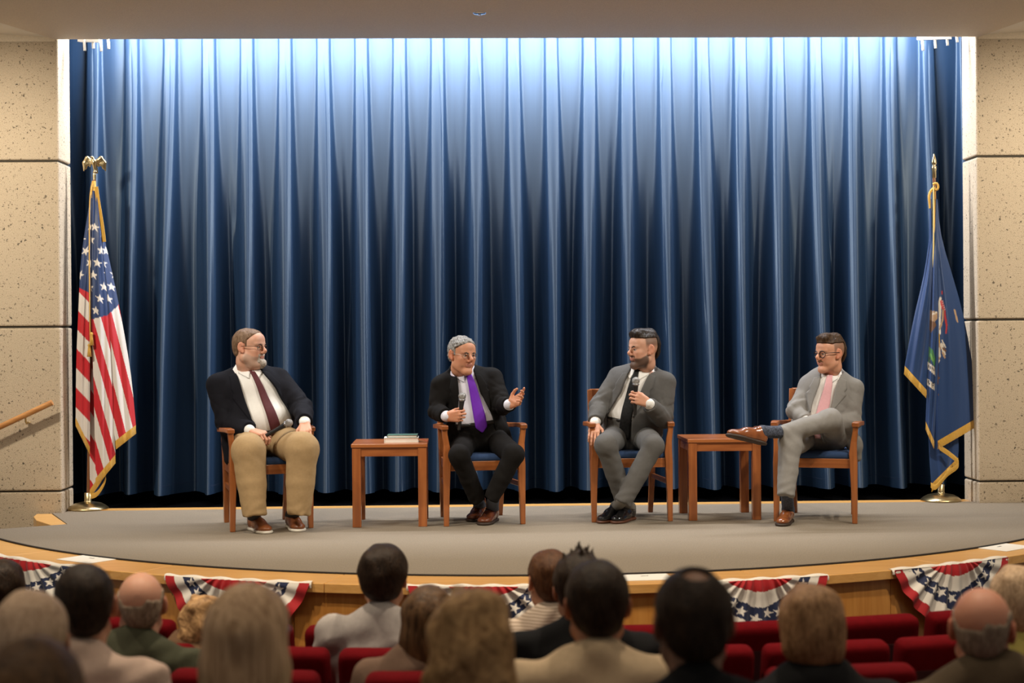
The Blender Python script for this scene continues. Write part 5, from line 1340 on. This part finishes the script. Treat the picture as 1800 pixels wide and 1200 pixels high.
def seat_row(row, ub, ub2, lo, hi):
    R = ROWR[row]; a0 = on_arc(ub, R, 0); n = max(1, round(abs(on_arc(ub2, R, 0)-a0)*R/.52)); p = abs((on_arc(ub2, R, 0)-a0)/n); j = 0
    for k in range(-13, 13):
        a = a0+(k+.5)*p; x = CC[0]+R*math.sin(a); y = CC[1]-R*math.cos(a)
        d = np.array([x, y, 0]); u = 900+FPX*(d@CR)/(d@CF)
        if lo < u < hi: place_seat(a, row, 'red upholstered seat, %s from the left in the %s row from the stage' % (ORD[j], ROWN[row]) if row else 'red upholstered seat, %s from the left in the front row nearest the stage' % ORD[j]); j += 1
seat_row(0, 1607, 528, -90, 1890); seat_row(1, 1322, 588, -90, 1890); seat_row(2, 602, 1296, -90, 1890)

# ------------------------------------------------------------------ audience seen from behind
M_hairs = dict(dark=hairmat('black brown hair', (.010, .006, .004), (.040, .022, .012)), brown=hairmat('mid brown hair', (.030, .014, .006), (.17, .090, .040), .45, (50, 50, 6)), auburn=hairmat('auburn hair', (.05, .020, .009), (.13, .055, .022)),
    blond=hairmat('long blond hair', (.30, .17, .085), (.80, .55, .34), .45, (50, 50, 5)), sandy=hairmat('sandy hair', (.17, .085, .032), (.64, .39, .18), .5, (34, 34, 30)), greyblond=hairmat('grey blond hair', (.28, .18, .10), (.62, .44, .28)), grey=hairmat('short grey hair', (.16, .11, .075), (.38, .29, .21)), pale=hairmat('pale thin hair', (.48, .31, .20), (.74, .54, .37)), lbrown=hairmat('light brown hair', (.15, .075, .032), (.46, .26, .13)))
def spectator(u, vtop, row, label, hair, hm, cl, skin=(.52, .27, .17), sc=1.0, yaw=0, build=1.0, collar=True, dy=0, lean=0, tilt=0):
    R = ROWR[row]-.20-dy
    a = on_arc(u, R, 0); Y = CC[1]-R*math.cos(a)
    top = W(u, vtop, Y); c = top-np.array([0, 0, .122*sc]); z0 = ROWZ[row]
    h = Head(c, rot_head(PI-a+yaw, 0, tilt), sc); base = np.array([c[0], c[1]-.05, z0])
    fx = np.array([-math.sin(a), math.cos(a), 0]); lat = np.array([-math.cos(a), -math.sin(a), 0]); up = np.array([0, 0, 1.])
    nk = c-up*.138*sc-fx*.045; pel = np.array([c[0]+lean, c[1], z0+.56])-fx*.06; tl = max(nk[2]-pel[2], .2)
    Rm = np.array([lat, fx, up]); T = lambda x, f, z: pel+lat*x+fx*f+up*z+(nk-pel)*(z/max(tl, .1))*np.array([1, 1, 0])
    sw = .185*build
    body = h.S.copy(); hh = Head.__new__(Head); hh.__dict__ = dict(h.__dict__); hh.S = body; hh.neck(nk, .057); body.el(nk-up*.04, (.12, .08, .05), Rm, .04)
    v1, f1 = body.mesh(.0078)
    cs = SDF(); cs.el(T(0, 0, tl*.66), (.15*build, .09, .17), Rm, .03).el(T(0, 0, tl*.25), (.14*build, .10, .15), Rm, .05)
    hands = []
    for s in (-1, 1):
        sh_, el_2, wr = T(s*sw, -.01, tl-.062), T(s*(sw+.05), .06, tl*.38), T(s*.10, .27, tl*.14); hands.append((sh_, el_2, wr))
        cs.rc(sh_, el_2, .04, .035).rc(el_2, wr, .034, .027)
        hp = T(s*.09, .04, -.02); kn = T(s*.12, .46, -.02); an = np.array([kn[0], kn[1], z0+.06])+fx*.02
        cs.rc(hp, kn, .055, .045).rc(kn, an, .045, .035)
    parts = [(v1, f1), cs.mesh(.022)]
    for s, (sh_, el_2, wr) in zip((-1, 1), hands):
        S = SDF(); hand(S, wr, fx*.8-lat*s*.5-up*.25, -up, right=(s < 0), curl=(.3, .35, .4, .4), thumb=(.4, .2)); parts.append(S.mesh(.0075))
    V, Fq = joinm(parts); col = np.tile(np.array(skin), (len(V), 1)); col[:len(v1)] = face_col(h.loc(v1), skin)
    root = person_root('person', base, npmesh('person', V-base, Fq, col), label, 'audience seen from behind', M_skin)
    g = SDF(); g.el(T(0, 0, tl*.64), (.175*build, .112, .19), Rm, .03).el(T(0, .01, tl*.25), (.165*build, .12, .17), Rm, .06).el(T(0, 0, 0), (.165*build, .12, .10), Rm, .05)
    for s, (sh_, el_2, wr) in zip((-1, 1), hands):
        g.rc(T(s*.045, -.015, tl-.01), sh_, .042, .062, .03); g.rc(sh_, el_2, .066*build**.5, .056, .04).rc(el_2, wr, .054, .042, .02)
    if collar: g.rc(nk-up*.03-fx*.006, nk+up*.018-fx*.012, .074, .066, .02)
    g.disp(lambda P: .006*wob(P*np.array([1, 1, 1.6]), 24, 2)+.004*np.sin(((P-pel)@(up+.5*lat))*60+3*wob(P, 9, 4)))
    v, f = g.mesh(.0125); part(cl[0], v, f, base, root, cl[1])
    if len(cl) > 2:
        S = SDF().rc(nk-up*.01-fx*.008, nk+up*.026-fx*.014, .069, .064, 0); S.fn(lambda P: np.abs((P-nk)@up-.016)-.018, nk-.3, nk+.3, .003, 'i'); v, f = S.mesh(.008); part('collar', v, f, base, root, cl[2])
    t = SDF(); t.el(pel+fx*.02-up*.01, (.165*build, .13, .105), Rm, .05)
    for s in (-1, 1):
        hp = T(s*.09, .04, -.02); kn = T(s*.12, .46, -.02); an = np.array([kn[0], kn[1], z0+.09])+fx*.02; t.rc(hp, kn, .085, .068, .04).rc(kn, an, .066, .055, .02)
    v, f = t.mesh(.024); part('trousers', v, f, base, root, M_darktr)
    for s in (-1, 1):
        kn = T(s*.12, .46, -.02); hl = np.array([kn[0], kn[1], z0+.0])-fx*.03; U, So, q = shoe(None, hl, hl+fx*.28+lat*s*.04, up); U.ops += []
        v, f = U.mesh(.015); part('shoe', v, f, base, root, M_blackshoe)
    # hair
    def grow(t, region, amp, fs, ex=None, res=.006, seed=1): add_hair(root, base, hair_sdf(h, t, region, amp, fs, ex, seed), M_hairs[hm], res)
    if hair == 'short': grow(.011, headline(.055, .070, nape=-.075), .003, 70)
    elif hair == 'crop': grow(.006, headline(.055, .070, nape=-.070), .0015, 110)
    elif hair == 'full': grow(.020, headline(.06, .075, nape=-.095, ear=.01), .006, 55)
    elif hair == 'spiky':
        def ex(S):
            rng = np.random.RandomState(3)
            for _ in range(16):
                x, y = rng.uniform(-.05, .05), rng.uniform(-.06, .03); S.rc(h.q(x, y, .105), h.q(x*1.3+rng.uniform(-.01, .02), y*1.2, .145+rng.uniform(0, .02)), .010, .002, .008)
        grow(.013, headline(.055, .070, nape=-.075), .004, 70, ex)
    elif hair == 'bald':
        rg = headline(.02, .02, nape=-.070)
        grow(.0045, lambda L: np.minimum(rg(L), .048-.35*np.clip(-L[:, 1]-.05, 0, .1)-L[:, 2]+.02*wob(L, 60, 2)), .0015, 110)
    elif hair == 'spot':
        rg = headline(.055, .07, nape=-.075)
        grow(.010, lambda L: np.minimum(rg(L), np.sqrt((L[:, 0]*1.0)**2+(L[:, 1]+.045)**2+(L[:, 2]-.118)**2)-.030), .003, 80)
    elif hair == 'thin':
        grow(.012, headline(.05, .065, nape=-.085, ear=.0), .004, 50)
    elif hair == 'long':
        def ex(S):
            for s in (-1, 1): S.chain([h.q(s*.030, -.03, .02), h.q(s*.058, -.045, -.06), h.q(s*.070, -.055, -.16), h.q(s*.082, -.065, -.27)], [.045, .034, .036, .028], .05)
            S.chain([h.q(0, -.075, .02), h.q(0, -.088, -.08), h.q(0, -.095, -.18), h.q(0, -.10, -.29)], [.05, .042, .042, .030], .06)
        grow(.014, lambda L: np.minimum(.045-L[:, 1]-.2*np.clip(.05-L[:, 2], 0, .2), L[:, 2]+.34), .005, 34, ex, .007)
    elif hair == 'curly':
        def ex(S):
            S.el(h.q(0, -.03, .02), (.088, .098, .104), h.R, .03); S.el(h.q(0, -.055, -.06), (.102, .075, .080), h.R, .05)
        grow(.018, lambda L: np.minimum(.055-L[:, 1], L[:, 2]+.13), .013, 46, ex, .007)
    elif hair == 'bob':
        def ex(S): S.el(h.q(0, -.045, -.03), (.088, .070, .065), h.R, .04)
        grow(.020, lambda L: np.minimum(.05-L[:, 1], L[:, 2]+.085-.3*np.clip(-L[:, 1]-.03, -.05, .1)*0), .006, 48, ex)
    # every sitter has a seat; rows beyond the third are seats of their own
    if row > 2: place_seat(on_arc(u, ROWR[row], 0), row, 'red seat under the '+label.replace('spectator', 'person'))
    return root, base, h
M_darktr = cloth('dark trousers', (.03, .03, .035)); M_blackshoe = mat('plain black shoe', (.015, .013, .012), .4)
def shirt(n, c, **k): return cloth(n, c, .2, 300, .08, .85)
def striped():
    m = mat('striped beige shirt', (.55, .44, .34), .85); nt = m.node_tree; N = nt.nodes; L = nt.links; b = N['Principled BSDF']
    tc = N.new('ShaderNodeTexCoord'); wv = N.new('ShaderNodeTexWave'); wv.bands_direction = 'Z'; wv.inputs['Scale'].default_value = 28; wv.inputs['Distortion'].default_value = 1.5; wv.inputs['Detail Scale'].default_value = .6
    L.new(tc.outputs['Object'], wv.inputs['Vector']); cr = N.new('ShaderNodeValToRGB'); cr.color_ramp.elements[0].color = (.30, .22, .16, 1); cr.color_ramp.elements[1].color = (.58, .47, .37, 1); cr.color_ramp.elements[0].position = .1; cr.color_ramp.elements[1].position = .5
    L.new(wv.outputs['Fac'], cr.inputs[0]); L.new(cr.outputs[0], b.inputs['Base Color']); return m
def floral():
    m = mat('floral blouse', (.6, .5, .42), .85); nt = m.node_tree; N = nt.nodes; L = nt.links; b = N['Principled BSDF']
    tc = N.new('ShaderNodeTexCoord'); v = N.new('ShaderNodeTexVoronoi'); v.inputs['Scale'].default_value = 38; L.new(tc.outputs['Object'], v.inputs['Vector'])
    cr = N.new('ShaderNodeValToRGB'); cr.color_ramp.interpolation = 'CONSTANT'; E = cr.color_ramp.elements; E[0].color = (.55, .10, .03, 1); E[1].color = (.58, .46, .36, 1); E[1].position = .42
    e = E.new(.25); e.color = (.10, .14, .10, 1)
    L.new(v.outputs['Distance'], cr.inputs[0]); L.new(cr.outputs[0], b.inputs['Base Color']); return m
A = spectator
A(2, 988, 1, 'dark-haired spectator cut by the left edge of the picture', 'full', 'dark', ('shirt', shirt('dark navy top', (.03, .03, .04))))
A(52, 1040, 4, 'spectator with thin pale hair and pinkish scalp near the left edge', 'thin', 'pale', ('shirt', shirt('muted beige top', (.34, .26, .19))), sc=1.02)
A(147, 990, 3, 'man with cropped dark hair in a pale pink shirt', 'crop', 'dark', ('shirt', shirt('pale pink shirt', (.56, .41, .33)), shirt('pale pink shirt', (.56, .41, .33))), sc=1.05, yaw=.12, build=1.12)
A(247, 1004, 2, 'bald man in an olive green jacket', 'bald', 'grey', ('jacket', shirt('olive jacket', (.060, .062, .038))), (.58, .30, .20), build=1.1)
A(354, 1052, 1, 'curly-haired spectator half hidden behind the long blond hair', 'curly', 'sandy', ('shirt', shirt('warm brown top', (.16, .09, .05))), sc=.92)
rW, bW, hW = A(438, 1027, 4, 'woman with long straight blond hair in a green top', 'long', 'blond', ('blouse', shirt('bright green blouse', (.02, .22, .06))), sc=1.0, yaw=-.25)
glasses(hW, rW, bW, mat('dark sunglasses', (.01, .01, .01), .3), .021, False, .0035)
A(674, 961, 1, 'man with thick dark brown hair in a light grey shirt', 'full', 'dark', ('shirt', shirt('light grey shirt', (.40, .365, .345)), shirt('light grey shirt', (.40, .365, .345))), sc=1.06, yaw=-.22, build=1.06)
A(752, 1030, 2, 'woman with straight brown shoulder-length hair', 'long', 'brown', ('blouse', shirt('dusty brown blouse', (.16, .10, .07))), sc=.96)
A(826, 1042, 4, 'woman with big curly golden hair in a floral blouse', 'curly', 'sandy', ('blouse', floral()), sc=1.0)
A(966, 967, 1, 'man with auburn hair in a striped beige shirt', 'short', 'auburn', ('shirt', striped(), striped()), sc=1.02, yaw=.2)
A(1018, 972, 2, 'man with spiky black hair in a black jacket', 'spiky', 'dark', ('jacket', shirt('black jacket', (.008, .008, .009))), sc=1.02, build=1.1)
A(1049, 986, 3, 'man with smooth black hair in a cream jacket', 'short', 'dark', ('jacket', shirt('cream linen jacket', (.56, .42, .27)), shirt('black shirt collar', (.010, .010, .010))), (.45, .21, .12), sc=1.06, build=1.16)
A(1218, 1000, 4, 'man in a black suit with a thinning crown', 'spot', 'dark', ('jacket', shirt('black wool suit', (.010, .010, .011))), (.26, .14, .09), sc=1.04, build=1.1)
A(1425, 1034, 3, 'woman with short light brown hair in a black top', 'bob', 'lbrown', ('blouse', shirt('black blouse', (.012, .012, .013))), sc=1.0)
A(1726, 1030, 3, 'balding man with grey side hair in a brown tweed jacket', 'bald', 'grey', ('jacket', shirt('brown tweed jacket', (.085, .060, .036))), (.60, .27, .17), sc=1.05, build=1.25, yaw=-.25)
A(1788, 1000, 2, 'grey-blond spectator in a yellow top at the right edge', 'bob', 'greyblond', ('blouse', shirt('mustard yellow top', (.42, .36, .10))), sc=1.02)
A(55, 1124, 5, 'brown-haired spectator at the lower left corner', 'long', 'brown', ('blouse', shirt('dark brown blouse', (.06, .035, .02))), sc=1.0)
